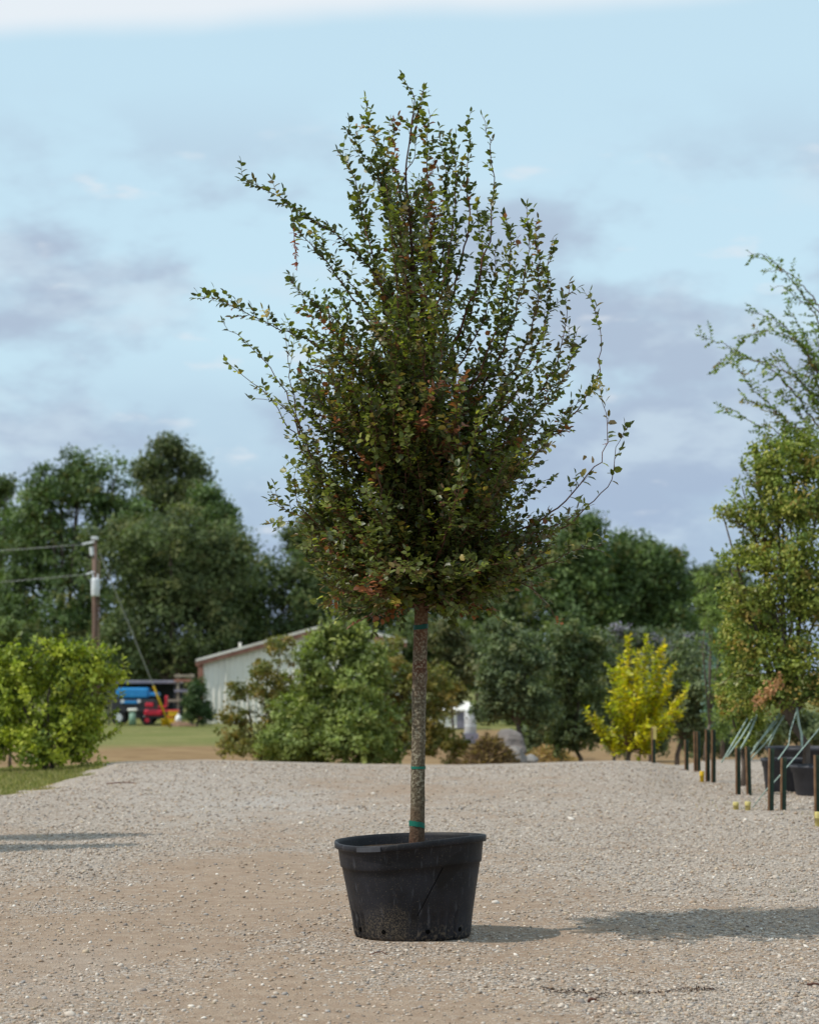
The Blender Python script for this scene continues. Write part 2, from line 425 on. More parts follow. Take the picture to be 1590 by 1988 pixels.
# lawn and bare earth out to the horizon
xs = np.concatenate([np.linspace(-900, -60, 22), np.arange(-58, -14, 2), np.arange(-14, 14, 0.5), np.arange(14, 60, 2), np.linspace(62, 900, 22)])
ys = np.concatenate([np.linspace(-300, -5, 12), np.arange(-3, 26, 1.0), np.arange(26, 70, 0.4), np.arange(70, 160, 3), np.linspace(165, 2500, 30)])
X, Y, Fc = grid(xs, ys)
Z = zg(X, Y) - 0.05 - 0.22 * ((np.abs(X) < 11.5) & (Y < 38) & (Y > 5) & (grass_side(X, Y) < -0.4))
o = link('lawn', np_mesh('lawn', np.stack([X, Y, Z], 1), Fc, M_LAND, None, True))
tag(o, 'green lawn and brown bare earth falling away beyond the gravel', 'lawn', kind='structure')

# loose stones: the small ones as one mass
phi = (1 + 5 ** 0.5) / 2
ICO = np.array([(-1, phi, 0), (1, phi, 0), (-1, -phi, 0), (1, -phi, 0), (0, -1, phi), (0, 1, phi), (0, -1, -phi), (0, 1, -phi), (phi, 0, -1), (phi, 0, 1), (-phi, 0, -1), (-phi, 0, 1)]) / math.sqrt(1 + phi * phi)
ICF = np.array([(0, 11, 5), (0, 5, 1), (0, 1, 7), (0, 7, 10), (0, 10, 11), (1, 5, 9), (5, 11, 4), (11, 10, 2), (10, 7, 6), (7, 1, 8), (3, 9, 4), (3, 4, 2), (3, 2, 6), (3, 6, 8), (3, 8, 9), (4, 9, 5), (2, 4, 11), (6, 2, 10), (8, 6, 7), (9, 8, 1)])
PAL = 1.0 * np.array([(0.42, 0.35, 0.285), (0.36, 0.285, 0.225), (0.50, 0.435, 0.37), (0.29, 0.265, 0.245), (0.62, 0.57, 0.51), (0.34, 0.25, 0.18), (0.43, 0.345, 0.25), (0.23, 0.20, 0.18)])
PALW = np.array([.26, .24, .13, .09, .03, .15, .08, .02])
OCT = np.array([(1, 0, 0), (0, 1, 0), (-1, 0, 0), (0, -1, 0), (0, 0, 1), (0, 0, -1)], float); OCF = np.array([(0, 1, 4), (1, 2, 4), (2, 3, 4), (3, 0, 4), (1, 0, 5), (2, 1, 5), (3, 2, 5), (0, 3, 5)])
def stones(x, y, size, B=ICO, BF=ICF):
    n = len(x); kb = len(B)
    V = np.repeat(B[None], n, 0) * (1 + rng.normal(0, 0.17, (n, kb, 1)))
    V = V * (size[:, None] * rng.uniform([0.75, 0.55, 0.38], [1.25, 0.95, 0.66], (n, 3)))[:, None, :]
    a = rng.uniform(0, 2 * np.pi, n); c, s = np.cos(a)[:, None], np.sin(a)[:, None]
    W = V.copy(); W[:, :, 0] = V[:, :, 0] * c - V[:, :, 1] * s; W[:, :, 1] = V[:, :, 0] * s + V[:, :, 1] * c
    W[:, :, 0] += x[:, None]; W[:, :, 1] += y[:, None]; W[:, :, 2] += (zg(x, y) + size * rng.uniform(-0.05, 0.40, n))[:, None]
    F_ = (BF[None] + (np.arange(n) * kb)[:, None, None]).reshape(-1, 3)
    c = PAL[rng.choice(len(PAL), n, p=PALW)] * rng.uniform(0.68, 1.32, (n, 1))
    return W.reshape(-1, 3), F_, np.repeat(c, kb, 0)
def scatter(n, y0, y1, wfac, smin, smax, pw=2.2):
    y = rng.uniform(y0, y1, n * 3); x = rng.uniform(-1, 1, n * 3) * (0.19 * y + 0.2) * wfac
    keep = (rng.random(n * 3) < 0.16 + 0.84 * gravelness(x, y) ** 1.2) & (grass_side(x, y) < -0.15) & (np.hypot(x, y - 13.3) > 0.36)
    x, y = x[keep][:n], y[keep][:n]
    return x, y, smin + (smax - smin) * rng.random(len(x)) ** pw
V, F_, c = stones(*scatter(22000, 8.6, 15.5, 1.05, 0.0045, 0.0145, 2.2))
pf = [scatter(22000, 8.6, 15.5, 1.05, 0.003, 0.008, 1.5), scatter(27000, 15.5, 23, 1.02, 0.005, 0.019, 2.2), scatter(17000, 23, 36, 1.0, 0.008, 0.026, 2.2)]
V2, F2, c2_ = stones(*[np.concatenate(q) for q in zip(*pf)], OCT, OCF)
F_ = np.concatenate([F_, F2 + len(V)]); V = np.concatenate([V, V2]); c = np.concatenate([c, c2_])
o = link('gravel', np_mesh('gravel', V, F_, M_STONE, c))
tag(o, 'loose grey and tan pebbles strewn over the yard', 'gravel', kind='stuff')
# the larger stones one by one
protos = []
for k in range(10):
    V = ICO * (1 + rng.normal(0, 0.17, (12, 1))) * rng.uniform([0.85, 0.6, 0.45], [1.2, 0.9, 0.7])
    protos.append(np_mesh('stone', V, ICF, M_STONE, np.repeat((PAL[[0, 1, 2, 3, 4, 5, 6, 2, 0, 7][k]] * 1.05)[None], 12, 0)))
ns = 0
while ns < 290:
    yy = rng.uniform(9.4, 17.5) if ns < 230 else rng.uniform(17.5, 26)
    xx = rng.uniform(-1, 1) * 0.178 * yy
    if math.hypot(xx, yy - 13.3) < 0.5 or grass_side(xx, yy) > -0.3: continue
    r = rng.uniform(0.011, 0.02) * (1.5 if rng.random() < 0.10 else 1) * (1 + max(0, yy - 13) * 0.03)
    o = link('stone', protos[rng.integers(10)], yard, (xx, yy, zgf(xx, yy) + r * 0.18))
    o.rotation_euler = (rng.uniform(-.3, .3), rng.uniform(-.3, .3), rng.uniform(0, 6.28)); o.scale = (r, r, r); ns += 1

# ------------------------------------------------------------------ leaves in bulk
LT = np.array([(0, 0, 0), (0.25, 0.40, 0.10), (0.68, 0.38, 0.10), (1, 0, -0.10), (0.68, -0.38, 0.10), (0.25, -0.40, 0.10), (0.5, 0, 0)])
LF = np.array([(0, 6, 1), (1, 6, 2), (2, 6, 3), (3, 6, 4), (4, 6, 5), (5, 6, 0)])
DT = np.array([(0, 0, 0), (0.45, 0.5, 0.08), (1, 0, 0), (0.5, -0.5, 0.08)]); DF = np.array([(0, 1, 2, 3)])
def norm(a): return a / np.maximum(np.linalg.norm(a, axis=1, keepdims=True), 1e-9)
def leaf_frames(D, Nn):
    D = norm(D); S = norm(np.cross(Nn, D)); U = np.cross(D, S); return D, S, U
def leaf_mesh(P, D, Nn, L, W, T=LT, TF=LF):
    D, S, U = leaf_frames(D, Nn)
    V = P[:, None] + T[None, :, 0:1] * D[:, None] * L[:, None, None] + T[None, :, 1:2] * S[:, None] * W[:, None, None] + T[None, :, 2:3] * U[:, None] * W[:, None, None]
    k = len(T)
    return V.reshape(-1, 3), (TF[None] + (np.arange(len(P)) * k)[:, None, None]).reshape(-1, TF.shape[1])

# ------------------------------------------------------------------ background trees and shrubs
def crown_points(lobes, d, n_clump, per, crad, leaf, pal, palw, droop=0.0, jitter=0.22, shell=0.5, depth=1.0, corefrac=0.28):
    """lobes: (px, py, rx, ry) as seen, turned into ellipsoids of real size round distance d"""
    P, Nn, C, cents = [], [], [], []
    lobes = [(l[0], l[1], l[2] * 1.13, l[3] * 1.13) + tuple(l[4:]) for l in lobes]; area = sum(l[2] * l[3] for l in lobes); k = ppm(d)
    for l in lobes:
        off = l[4] if len(l) > 4 else rng.uniform(-0.35, 0.35) * l[2] / k
        c = np.array(at(l[0], l[1], d + off)); r = np.array([l[2] / k, l[2] / k * depth, l[3] / k]); cents.append(c)
        m = max(3, int(n_clump * l[2] * l[3] / area))
        u = norm(rng.normal(size=(m, 3))); rr = shell + (1 - shell) * rng.random(m) ** 0.6
        nsub = 7; us = norm(rng.normal(size=(nsub, 3))); j = rng.integers(0, nsub, m); rs = rng.uniform(0.36, 0.56, nsub)
        core = (rng.random(m) < corefrac)[:, None]
        cc = np.where(core, c + u * r * 0.8 * rng.random((m, 1)) ** 0.5, c + us[j] * r * (1 - rs[j])[:, None] * 1.02 + u * r * (rs[j] * rr)[:, None])
        cr = crad * rng.uniform(0.6, 1.3, m)
        q = np.repeat(np.arange(m), per)
        g = norm(rng.normal(size=(len(q), 3))) * (rng.random((len(q), 1)) ** 0.45) * cr[q][:, None]; g[:, 2] *= 0.75; g[:, 2] -= droop * np.abs(g[:, 2])
        P.append(cc[q] + g); Nn.append(u[q] * 0.85 + np.array([0, 0, 0.4]) + rng.normal(0, 0.5, (len(q), 3)))
        base = np.array(pal)[rng.choice(len(pal), m, p=palw)] * rng.uniform(0.8, 1.25, (m, 1))
        C.append(base[q] * 1.35 * rng.uniform(1 - jitter, 1 + jitter, (len(q), 1)))
    return np.concatenate(P), np.concatenate(Nn), np.concatenate(C), cents
def make_tree(name, label, cat, base_px, lobes, d, pal, palw, n_clump=260, per=26, crad=0.5, leaf=0.22, base_py=None, trunk=0.15, group=None,
              aspect=0.55, mat_=None, stems=1, limbs=True, base_xy=None, **kw):
    if base_xy: x, y = base_xy
    else: x, y = at(base_px, 1400, d).x, d
    z = zgf(x, y) - 0.08 if base_py is None else at(base_px, base_py, d).z
    root = empty(name, (x, y, z), label, cat, group)
    P, Nn, C, cents = crown_points(lobes, d, n_clump, per, crad, leaf, pal, palw, **kw)
    n = len(P)
    D = rng.normal(size=(n, 3)); D[:, 2] -= 0.25
    V, Fq = leaf_mesh(P, D, Nn, leaf * rng.uniform(0.6, 1.3, n), leaf * aspect * 2 * rng.uniform(0.6, 1.2, n) * 0.6, DT, DF)
    me = np_mesh('crown', V - np.array([x, y, z]), Fq, mat_ or M_FOL, np.repeat(C, 4, 0))
    link('crown', me, root)
    top = np.mean(cents, axis=0); lowest = min(c[2] for c in cents)
    for sidx in range(stems):
        mb = MB()
        bx = x + (sidx - (stems - 1) / 2) * trunk * 2.2
        fork = Vector((x * 0.5 + top[0] * 0.5 + (bx - x), y, z + (lowest - z) * 0.75))
        mb.tube([(bx, y, z - 0.1), (bx + 0.02, y, z + (fork.z - z) * 0.5), fork], [trunk * 1.25, trunk, trunk * 0.85], 8)
        if limbs:
            for i, c in enumerate(cents):
                if i % stems != sidx: continue
                mid = fork.lerp(Vector(c), 0.5) + Vector((rng.uniform(-.1, .1), 0, abs(rng.uniform(0, .2))))
                mb.tube([fork, mid, Vector(c)], [trunk * 0.7, trunk * 0.45, trunk * 0.15], 6)
        mb.build('trunk', M_BARK_FAR, root, True)
    return root
DK = [(0.052, 0.072, 0.029), (0.069, 0.096, 0.034), (0.09, 0.112, 0.037), (0.12, 0.12, 0.042)]; DKW = [.35, .35, .22, .08]
far = dict(n_clump=330, per=34, crad=0.8, leaf=0.28, trunk=0.25, group='tall trees beyond the lawn')
def far_tree(label, base, lobes, d, pal=DK, palw=DKW, **kw):
    a = dict(far); a.update(kw)
    a['n_clump'] = int(a['n_clump'] * 1.6); a['per'] = 36
    return make_tree('broadleaf_tree', label, 'tree', base, lobes, d, pal, palw, base_py=None, **a)
GR = [(0.055, 0.085, 0.031), (0.074, 0.112, 0.039), (0.094, 0.132, 0.043), (0.125, 0.126, 0.042)]
far_tree('tall spire-topped dark green tree behind the utility pole', 110, [(60, 1010, 70, 80), (150, 950, 50, 75), (200, 960, 45, 65), (95, 960, 45, 60), (235, 970, 36, 50), (250, 1030, 60, 60), (120, 1080, 120, 90), (45, 1130, 70, 90), (150, 1180, 110, 90), (160, 905, 20, 32), (205, 905, 14, 26), (120, 915, 14, 22), (230, 912, 9, 18), (80, 1270, 110, 90), (190, 1290, 90, 90), (20, 1230, 80, 90)], 150, GR, n_clump=860, corefrac=.4)
far_tree('dark tree whose thin top shows at the left edge of the photo', 5, [(0, 960, 22, 30), (15, 940, 12, 20), (-10, 1050, 60, 80), (-40, 1180, 70, 100)], 158)
far_tree('tallest tree on the left with a layered rounded olive-green crown', 330, [(330, 862, 36, 26), (305, 895, 40, 26), (358, 905, 45, 26), (290, 930, 46, 32), (375, 930, 34, 26), (330, 965, 70, 45), (300, 1040, 90, 70), (330, 1130, 90, 90)], 155, [(0.075, 0.092, 0.04), (0.095, 0.112, 0.045), (0.115, 0.12, 0.05), (0.055, 0.075, 0.036)], [.3, .35, .2, .15], n_clump=520)
far_tree('smaller dark tree beside the tallest crown, sky between them', 410, [(405, 965, 26, 26), (432, 992, 22, 14), (415, 1010, 40, 40), (420, 1110, 60, 90)], 148, GR)
far_tree('broad dome-shaped dark oak in front of the tallest tree', 330, [(330, 1035, 110, 50), (240, 1070, 80, 75), (420, 1055, 85, 55), (465, 1105, 60, 65), (330, 1310, 120, 70), (340, 1130, 110, 70), (290, 1200, 100, 80), (390, 1200, 80, 80), (250, 1250, 80, 60)], 138, [(0.056, 0.076, 0.034), (0.074, 0.098, 0.04), (0.092, 0.112, 0.045), (0.11, 0.116, 0.046)], n_clump=620)
far_tree('dark oak standing behind the left end of the metal barn', 500, [(500, 1120, 75, 60), (570, 1130, 65, 60), (450, 1180, 60, 60), (540, 1190, 90, 60), (610, 1180, 60, 60), (470, 1240, 70, 50), (420, 1260, 60, 60), (480, 1320, 110, 70), (600, 1280, 80, 90)], 143, n_clump=520)
far_tree('dark tree half hidden behind the left edge of the elm crown', 610, [(575, 1050, 22, 24), (610, 1060, 45, 50), (640, 1110, 60, 60), (660, 1180, 60, 60)], 150)
far_tree('shaded tree directly behind the elm trunk above the barn', 760, [(720, 1100, 70, 70), (790, 1120, 70, 70), (740, 1180, 80, 60), (840, 1170, 60, 60)], 150)
far_tree('dark tree behind the lower right of the elm crown', 930, [(900, 1130, 70, 60), (960, 1150, 70, 60), (1020, 1120, 60, 60), (930, 1200, 80, 60), (1010, 1200, 70, 60)], 146)
far_tree('tree with a rounded knob at its top, right of the elm crown', 1120, [(1130, 1030, 38, 32), (1100, 1070, 50, 50), (1140, 1100, 60, 60), (1090, 1150, 70, 60), (1130, 1200, 70, 60)], 140, GR, n_clump=420)
far_tree('wide dark green tree far behind the yellow tree', 1240, [(1215, 1065, 45, 34), (1265, 1075, 45, 38), (1300, 1100, 36, 36), (1190, 1100, 50, 45), (1240, 1140, 80, 60), (1300, 1160, 50, 60), (1200, 1190, 80, 60), (1280, 1220, 70, 50)], 142, GR, n_clump=520)
far_tree('dark tree in the gap beside the tall nursery tree, far off', 1380, [(1360, 1140, 40, 40), (1400, 1130, 45, 45), (1370, 1200, 50, 50), (1450, 1180, 60, 60)], 150)
far_tree('dark undergrowth tree behind the grey-roofed shelter', 250, [(210, 1290, 70, 50), (290, 1290, 70, 50), (350, 1290, 50, 50), (150, 1300, 70, 60), (60, 1280, 80, 70)], 146, n_clump=380)
far_tree('dark low tree filling the gap behind the small oaks', 1090, [(1000, 1280, 80, 60), (1090, 1280, 80, 60), (1180, 1290, 80, 60), (1270, 1290, 80, 60), (1370, 1280, 80, 60), (1040, 1370, 90, 50), (1200, 1370, 90, 50), (1350, 1360, 90, 50)], 120, n_clump=420)
far_tree('dark tree low behind the barn roof near the elm trunk', 850, [(800, 1250, 50, 50), (870, 1270, 60, 60), (930, 1270, 50, 60)], 136)

mid = dict(n_clump=330, per=28, crad=0.17, leaf=0.095, trunk=0.04)
def mid_tree(name, label, cat, base, lobes, d, pal, palw, **kw):
    a = dict(mid); a.update(kw); a['n_clump'] = int(a['n_clump'] * 1.35)
    return make_tree(name, label, cat, base, lobes, d, pal, palw, **a)
YG = [(0.27, 0.29, 0.034), (0.21, 0.245, 0.033), (0.145, 0.18, 0.03), (0.08, 0.11, 0.028)]
bright_shrub = mid_tree('leafy_shrub', 'bright yellow-green shrub at the left edge beside the lawn', 'shrub', 90,
    [(60, 1330, 75, 75), (150, 1320, 75, 60), (200, 1310, 45, 28), (30, 1280, 55, 36), (110, 1270, 55, 28), (90, 1400, 105, 65), (170, 1400, 55, 60), (-40, 1370, 90, 100), (60, 1450, 100, 40), (150, 1450, 55, 38), (175, 1275, 30, 18)], 37, YG, [.3, .33, .25, .12], n_clump=430, leaf=0.085, crad=0.15, stems=3)
mid_tree('leafy_shrub', 'olive green bush behind the bright shrub at the left edge', 'shrub', 20, [(10, 1230, 50, 40), (30, 1270, 50, 40), (-40, 1260, 60, 60), (10, 1340, 60, 70)], 60, [(0.07, 0.10, 0.03), (0.09, 0.12, 0.035)], [.5, .5], n_clump=200, leaf=0.12)
CG = [(0.14, 0.175, 0.048), (0.17, 0.205, 0.058), (0.10, 0.13, 0.04), (0.21, 0.23, 0.068)]
bushy = mid_tree('leafy_tree', 'mid green bushy tree in front of the barn', 'tree', 670,
    [(660, 1222, 44, 26), (665, 1245, 60, 36), (620, 1290, 60, 50), (710, 1290, 60, 50), (660, 1340, 90, 50), (600, 1390, 80, 60), (710, 1400, 85, 60), (650, 1450, 120, 50), (560, 1440, 60, 50), (740, 1455, 60, 45)], 48, CG, [.35, .3, .2, .15], n_clump=760, leaf=0.10, crad=0.17)
OL = [(0.165, 0.14, 0.036), (0.125, 0.13, 0.036), (0.20, 0.145, 0.04), (0.09, 0.10, 0.03)]
mid_tree('leafy_tree', 'feathery olive-brown tree left of the bushy tree, barn wall showing through', 'tree', 500,
    [(545, 1260, 34, 28), (520, 1300, 45, 26), (480, 1340, 42, 26), (540, 1340, 55, 40), (465, 1390, 38, 26), (520, 1400, 55, 40), (460, 1440, 46, 34), (520, 1460, 70, 40), (560, 1410, 50, 50), (575, 1340, 40, 45)], 52, OL, [.3, .35, .15, .2], n_clump=330, leaf=0.085, crad=0.14)
mid_tree('leafy_tree', 'olive-brown tree crossing behind the elm trunk', 'tree', 820,
    [(765, 1262, 36, 26), (745, 1330, 45, 55), (750, 1420, 50, 50), (790, 1310, 60, 40), (850, 1320, 45, 36), (770, 1370, 60, 45), (850, 1390, 50, 40), (810, 1440, 70, 45), (870, 1450, 45, 40)], 53, OL, [.35, .3, .2, .15], n_clump=420, leaf=0.09, crad=0.15)
mid_tree('leafy_tree', 'brownish green tree just right of the elm trunk', 'tree', 880, [(865, 1240, 45, 40), (890, 1290, 45, 45), (870, 1340, 40, 40)], 62, [(0.085, 0.085, 0.035), (0.06, 0.075, 0.03), (0.05, 0.06, 0.028)], [.4, .4, .2], n_clump=200, leaf=0.11)
OK = [(0.072, 0.094, 0.05), (0.098, 0.126, 0.06), (0.126, 0.152, 0.073), (0.16, 0.165, 0.082)]
OKW = [.35, .35, .2, .1]
mid_tree('small_oak', 'grey-green small oak with a dark bare trunk above the brush pile', 'tree', 1013,
    [(980, 1240, 50, 40), (1020, 1270, 55, 45), (960, 1300, 45, 45), (1010, 1340, 70, 50), (960, 1370, 45, 40), (1050, 1380, 45, 40)], 50, OK, OKW, base_py=1490, n_clump=380, trunk=0.055)
mid_tree('small_oak', 'taller grey-green oak left of the yellow tree', 'tree', 1125,
    [(1090, 1230, 50, 36), (1140, 1260, 55, 45), (1080, 1300, 60, 50), (1130, 1340, 65, 55), (1075, 1380, 50, 50), (1130, 1410, 55, 45), (1095, 1440, 40, 25)], 52, [(0.055, 0.080, 0.036), (0.08, 0.105, 0.042), (0.105, 0.125, 0.048), (0.13, 0.14, 0.06)], OKW, base_py=1492, n_clump=440, trunk=0.05)
mid_tree('small_oak', 'dark green oak behind the right side of the yellow tree', 'tree', 1312,
    [(1330, 1290, 55, 50), (1290, 1340, 50, 50), (1360, 1350, 50, 55), (1310, 1400, 60, 45), (1370, 1420, 40, 35)], 50, OK, OKW, base_py=1492, n_clump=320, trunk=0.05)
mid_tree('leafy_tree', 'grey-green tree between the two oaks, paler', 'tree', 1190, [(1180, 1290, 50, 45), (1200, 1350, 45, 50), (1160, 1400, 45, 50)], 58, [(0.07, 0.09, 0.05), (0.055, 0.075, 0.045)], [.5, .5], n_clump=220)
mid_tree('flowering_shrub', 'tall shrub topped with pale purple flower spikes behind the yellow tree', 'shrub', 1260, [(1200, 1235, 36, 24), (1260, 1240, 36, 24), (1320, 1245, 40, 26), (1370, 1255, 30, 26), (1280, 1290, 90, 40), (1290, 1360, 80, 60)], 64, [(0.17, 0.16, 0.22), (0.10, 0.12, 0.09), (0.075, 0.10, 0.06)], [.25, .4, .35], n_clump=330, leaf=0.11)
mid_tree('blue_conifer', 'blue-green feathery conifer left of the tall nursery tree', 'conifer', 1400, [(1395, 1240, 18, 36), (1392, 1300, 26, 45), (1398, 1370, 32, 50)], 44, [(0.09, 0.15, 0.13), (0.12, 0.18, 0.155)], [.5, .5], n_clump=170, leaf=0.08, droop=0.8)
mid_tree('willow_tree', 'thin pale green willow with drooping sprays beside the tall nursery tree', 'tree', 1366,
    [(1365, 1118, 20, 12), (1372, 1160, 26, 20), (1385, 1195, 34, 24), (1400, 1240, 32, 28), (1400, 1380, 30, 45), (1395, 1330, 20, 40)], 40, [(0.14, 0.19, 0.045), (0.11, 0.15, 0.045)], [.5, .5], n_clump=150, leaf=0.08, crad=0.12, droop=1.2, aspect=0.3, trunk=0.025)
YE = [(0.32, 0.31, 0.016), (0.25, 0.27, 0.018), (0.17, 0.21, 0.02), (0.38, 0.32, 0.016)]
for px_, w_, py_, d_, lab in ((1050, 60, 1425, 74, 'dark low shrub seen between the two small oak trunks'), (1240, 60, 1425, 72, 'dark low shrub behind the base of the yellow tree'), (1375, 50, 1435, 66, 'dark low shrub behind the close pair of stakes'), (1545, 70, 1410, 62, 'dark low shrub behind the potted tree trunk at the right'), (1470, 40, 1425, 70, 'dark low shrub behind the slanting pale straps')):
    mid_tree('leafy_shrub', lab, 'shrub', px_, [(px_ - w_ * .5, py_ + 8, w_ * .6, 30), (px_ + w_ * .5, py_ + 4, w_ * .6, 32), (px_, py_ - 12, w_ * .6, 34)], d_, OK, OKW, n_clump=130, leaf=.13, crad=.22, trunk=.03)
# large nursery trees at the right edge
RG = [(0.175, 0.20, 0.04), (0.135, 0.17, 0.036), (0.22, 0.215, 0.05), (0.085, 0.12, 0.03), (0.26, 0.19, 0.055)]
right_tree = mid_tree('nursery_tree', 'large olive-green nursery tree in a black pot at the right edge', 'tree', 1562,
    [(1500, 900, 50, 50), (1560, 880, 50, 60), (1470, 890, 14, 30), (1520, 980, 70, 60), (1450, 1000, 40, 45), (1590, 970, 70, 80), (1480, 1080, 60, 60), (1560, 1080, 80, 70), (1430, 1160, 40, 45), (1500, 1170, 80, 60), (1600, 1170, 80, 80), (1450, 1240, 50, 50), (1530, 1270, 80, 60), (1430, 1310, 36, 40), (1500, 1340, 60, 45), (1580, 1340, 60, 50), (1650, 1250, 70, 120), (1460, 1370, 36, 26), (1400, 990, 8, 10), (1410, 1085, 14, 16), (1440, 945, 12, 12)], 29, RG, [.32, .28, .18, .15, .07], n_clump=1050, per=24, leaf=0.06, crad=0.15, trunk=0.045, base_py=1492, shell=0.25, corefrac=0.4)
mid_tree('nursery_tree', 'shorter olive-green nursery tree in front of the willow sprays', 'tree', 1440, [(1440, 1290, 32, 40), (1420, 1350, 30, 40), (1455, 1390, 30, 30), (1425, 1230, 26, 30), (1445, 1430, 16, 26)], 31, RG, [.4, .3, .15, .1, .05], n_clump=230, per=26, leaf=0.062, crad=0.11, trunk=0.03, base_py=1525)

# ------------------------------------------------------------------ branch growing (the elm and the arching tree)
def catmull(pts, step):
    P = [2 * pts[0] - pts[1]] + list(pts) + [2 * pts[-1] - pts[-2]]
    out = []
    for i in range(1, len(P) - 2):
        n = max(2, int((P[i + 1] - P[i]).length / step))
        for k in range(n):
            t = k / n
            out.append(0.5 * ((2 * P[i]) + (P[i + 1] - P[i - 1]) * t + (2 * P[i - 1] - 5 * P[i] + 4 * P[i + 1] - P[i + 2]) * t * t + (3 * P[i] - P[i - 1] - 3 * P[i + 1] + P[i + 2]) * t ** 3))
    out.append(P[-2]); return out
def rvec(s=1.0): return Vector(rng.normal(0, s, 3))
def perp(t):
    v = rvec(); v = v - t * v.dot(t); return v.normalized()
class Leaves:
    def __init__(s): s.P, s.D, s.N, s.L, s.W, s.C = [], [], [], [], [], []
    def add(s, p, d, n, l, w, c):
        s.P.append(tuple(p)); s.D.append(tuple(d)); s.N.append(tuple(n)); s.L.append(l); s.W.append(w); s.C.append(c)
    def arrays(s): return [np.array(a, float) for a in (s.P, s.D, s.N, s.L, s.W, s.C)]
TONES = [(0.050, 0.062, 0.021), (0.074, 0.086, 0.024), (0.104, 0.120, 0.028), (0.17, 0.178, 0.035), (0.105, 0.076, 0.028), (0.16, 0.058, 0.03), (0.28, 0.21, 0.05)]
TONE_W = [.31, .28, .15, .09, .11, .04, .02]
def tone(): return np.array(TONES[rng.choice(len(TONES), p=TONE_W)])
def leafy(lv, pts, s0, spacing, lmin, lmax, base, sparse=1.0):
    """alternate leaves in two ranks along a shoot"""
    acc, side = s0, 1
    t0 = (pts[-1] - pts[0]).normalized()
    rank = Vector((0, 0, 1)).cross(t0)
    if rank.length < 0.3 or rng.random() < 0.5: rank = perp(t0)
    rank.normalize()
    for i in range(len(pts) - 1):
        seg = pts[i + 1] - pts[i]; L = seg.length
        if L < 1e-6: continue
        t = seg / L
        while acc < L:
            if rng.random() < sparse:
                sv = rank * side + rvec(0.25)
                d = (t * 0.6 + sv * 0.85).normalized(); d.z -= 0.10
                n = Vector((0, 0, 1)) * 0.75 + t * 0.35 + rvec(0.38)
                c = base if rng.random() < 0.8 else tone()
                l = rng.uniform(lmin, lmax)
                lv.add(pts[i] + t * acc, d, n, l, l * rng.uniform(0.76, 0.98), np.clip(c * 1.52 * rng.uniform(0.65, 1.35), 0, 1))
            side = -side; acc += spacing * rng.uniform(0.7, 1.3)
        acc -= L
    tip = pts[-1]
    lv.add(tip, t0 + rvec(0.2), Vector((0, 0, 1)) + rvec(0.4), rng.uniform(lmin, lmax), lmin * 0.6, np.clip(base, 0, 1))
def grow(mb, lv, pts, r0, r1, start=0.2, tw_gap=0.046, tw_len=(0.07, 0.24), lsize=(0.032, 0.050), dens=1.0, up=0.35, wig=0.006, lgap=0.021, own=True, sides=6):
    pts = [Vector(p) for p in pts]
    P = catmull(pts, 0.05)
    P = [p + rvec(wig) * (0 if i == 0 else 1) for i, p in enumerate(P)]
    n = len(P); rad = [r1 + (r0 - r1) * (1 - i / (n - 1)) ** 1.2 for i in range(n)]
    mb.tube(P, rad, sides)
    cum = [0]
    for i in range(n - 1): cum.append(cum[-1] + (P[i + 1] - P[i]).length)
    T = cum[-1]; s = start * T; i = 0; base = tone()
    if own:
        j = next(k for k in range(n) if cum[k] >= max(start, 0.35) * T - 1e-6)
        if j < n - 2: leafy(lv, P[j:], 0.01, lgap * 1.3, *lsize, base, min(1, dens * 1.1))
    while s < T - 0.01:
        while cum[i + 1] < s: i += 1
        t = (P[i + 1] - P[i]).normalized(); p = P[i].lerp(P[i + 1], (s - cum[i]) / max(1e-6, cum[i + 1] - cum[i]))
        if rng.random() < dens:
            frac = s / T
            L = rng.uniform(*tw_len) * (1.15 - 0.6 * frac)
            d = (t * rng.uniform(0.5, 1.0) + perp(t) * rng.uniform(0.5, 1.0) + Vector((0, 0, up))).normalized()
            bend = rvec(0.12) + Vector((0, 0, 0.12))
            q = [p, p + d * L * 0.5, p + (d + bend).normalized() * L]
            mb.tube(q, [0.0022, 0.0016, 0.0009], 3, False)
            leafy(lv, q, 0.015, lgap, *lsize, tone() if rng.random() < 0.6 else base)
        s += tw_gap * rng.uniform(0.6, 1.4)
def emit_leaves(lv, root, singles, name='foliage', m=None, score=None):
    P, D, Nn, L, W, C = lv.arrays(); o = np.array(wloc(root))
    idx = np.arange(len(P)); pick = np.array([], int)
    if singles:
        pick = np.argsort(-score(P, D, Nn, L, W))[:singles]
        keep = np.ones(len(P), bool); keep[pick] = False; idx = idx[keep]
    V, Fq = leaf_mesh(P[idx], D[idx], Nn[idx], L[idx], W[idx])
    f = link(name, np_mesh(name, V - o, Fq, m or M_LEAF, np.repeat(np.clip(C[idx], 0, 1), len(LT), 0)), root)
    f['kind'] = 'stuff'
    if singles:
        cents = np.array(TONES)
        mes = [np_mesh('leaf', LT, LF, m or M_LEAF, np.repeat(np.array(c)[None], len(LT), 0)) for c in TONES]
        Dn, S, U = leaf_frames(D, Nn)
        for i in pick:
            k = int(np.argmin(((cents - C[i]) ** 2).sum(1)))
            ob = link('leaf', mes[k], root)
            Mx = Matrix((( *(Dn[i] * L[i]), ), ( *(S[i] * W[i]), ), ( *(U[i] * W[i]), ))).transposed().to_4x4()
            Mx.translation = Vector(P[i] - o); ob.matrix_local = Mx

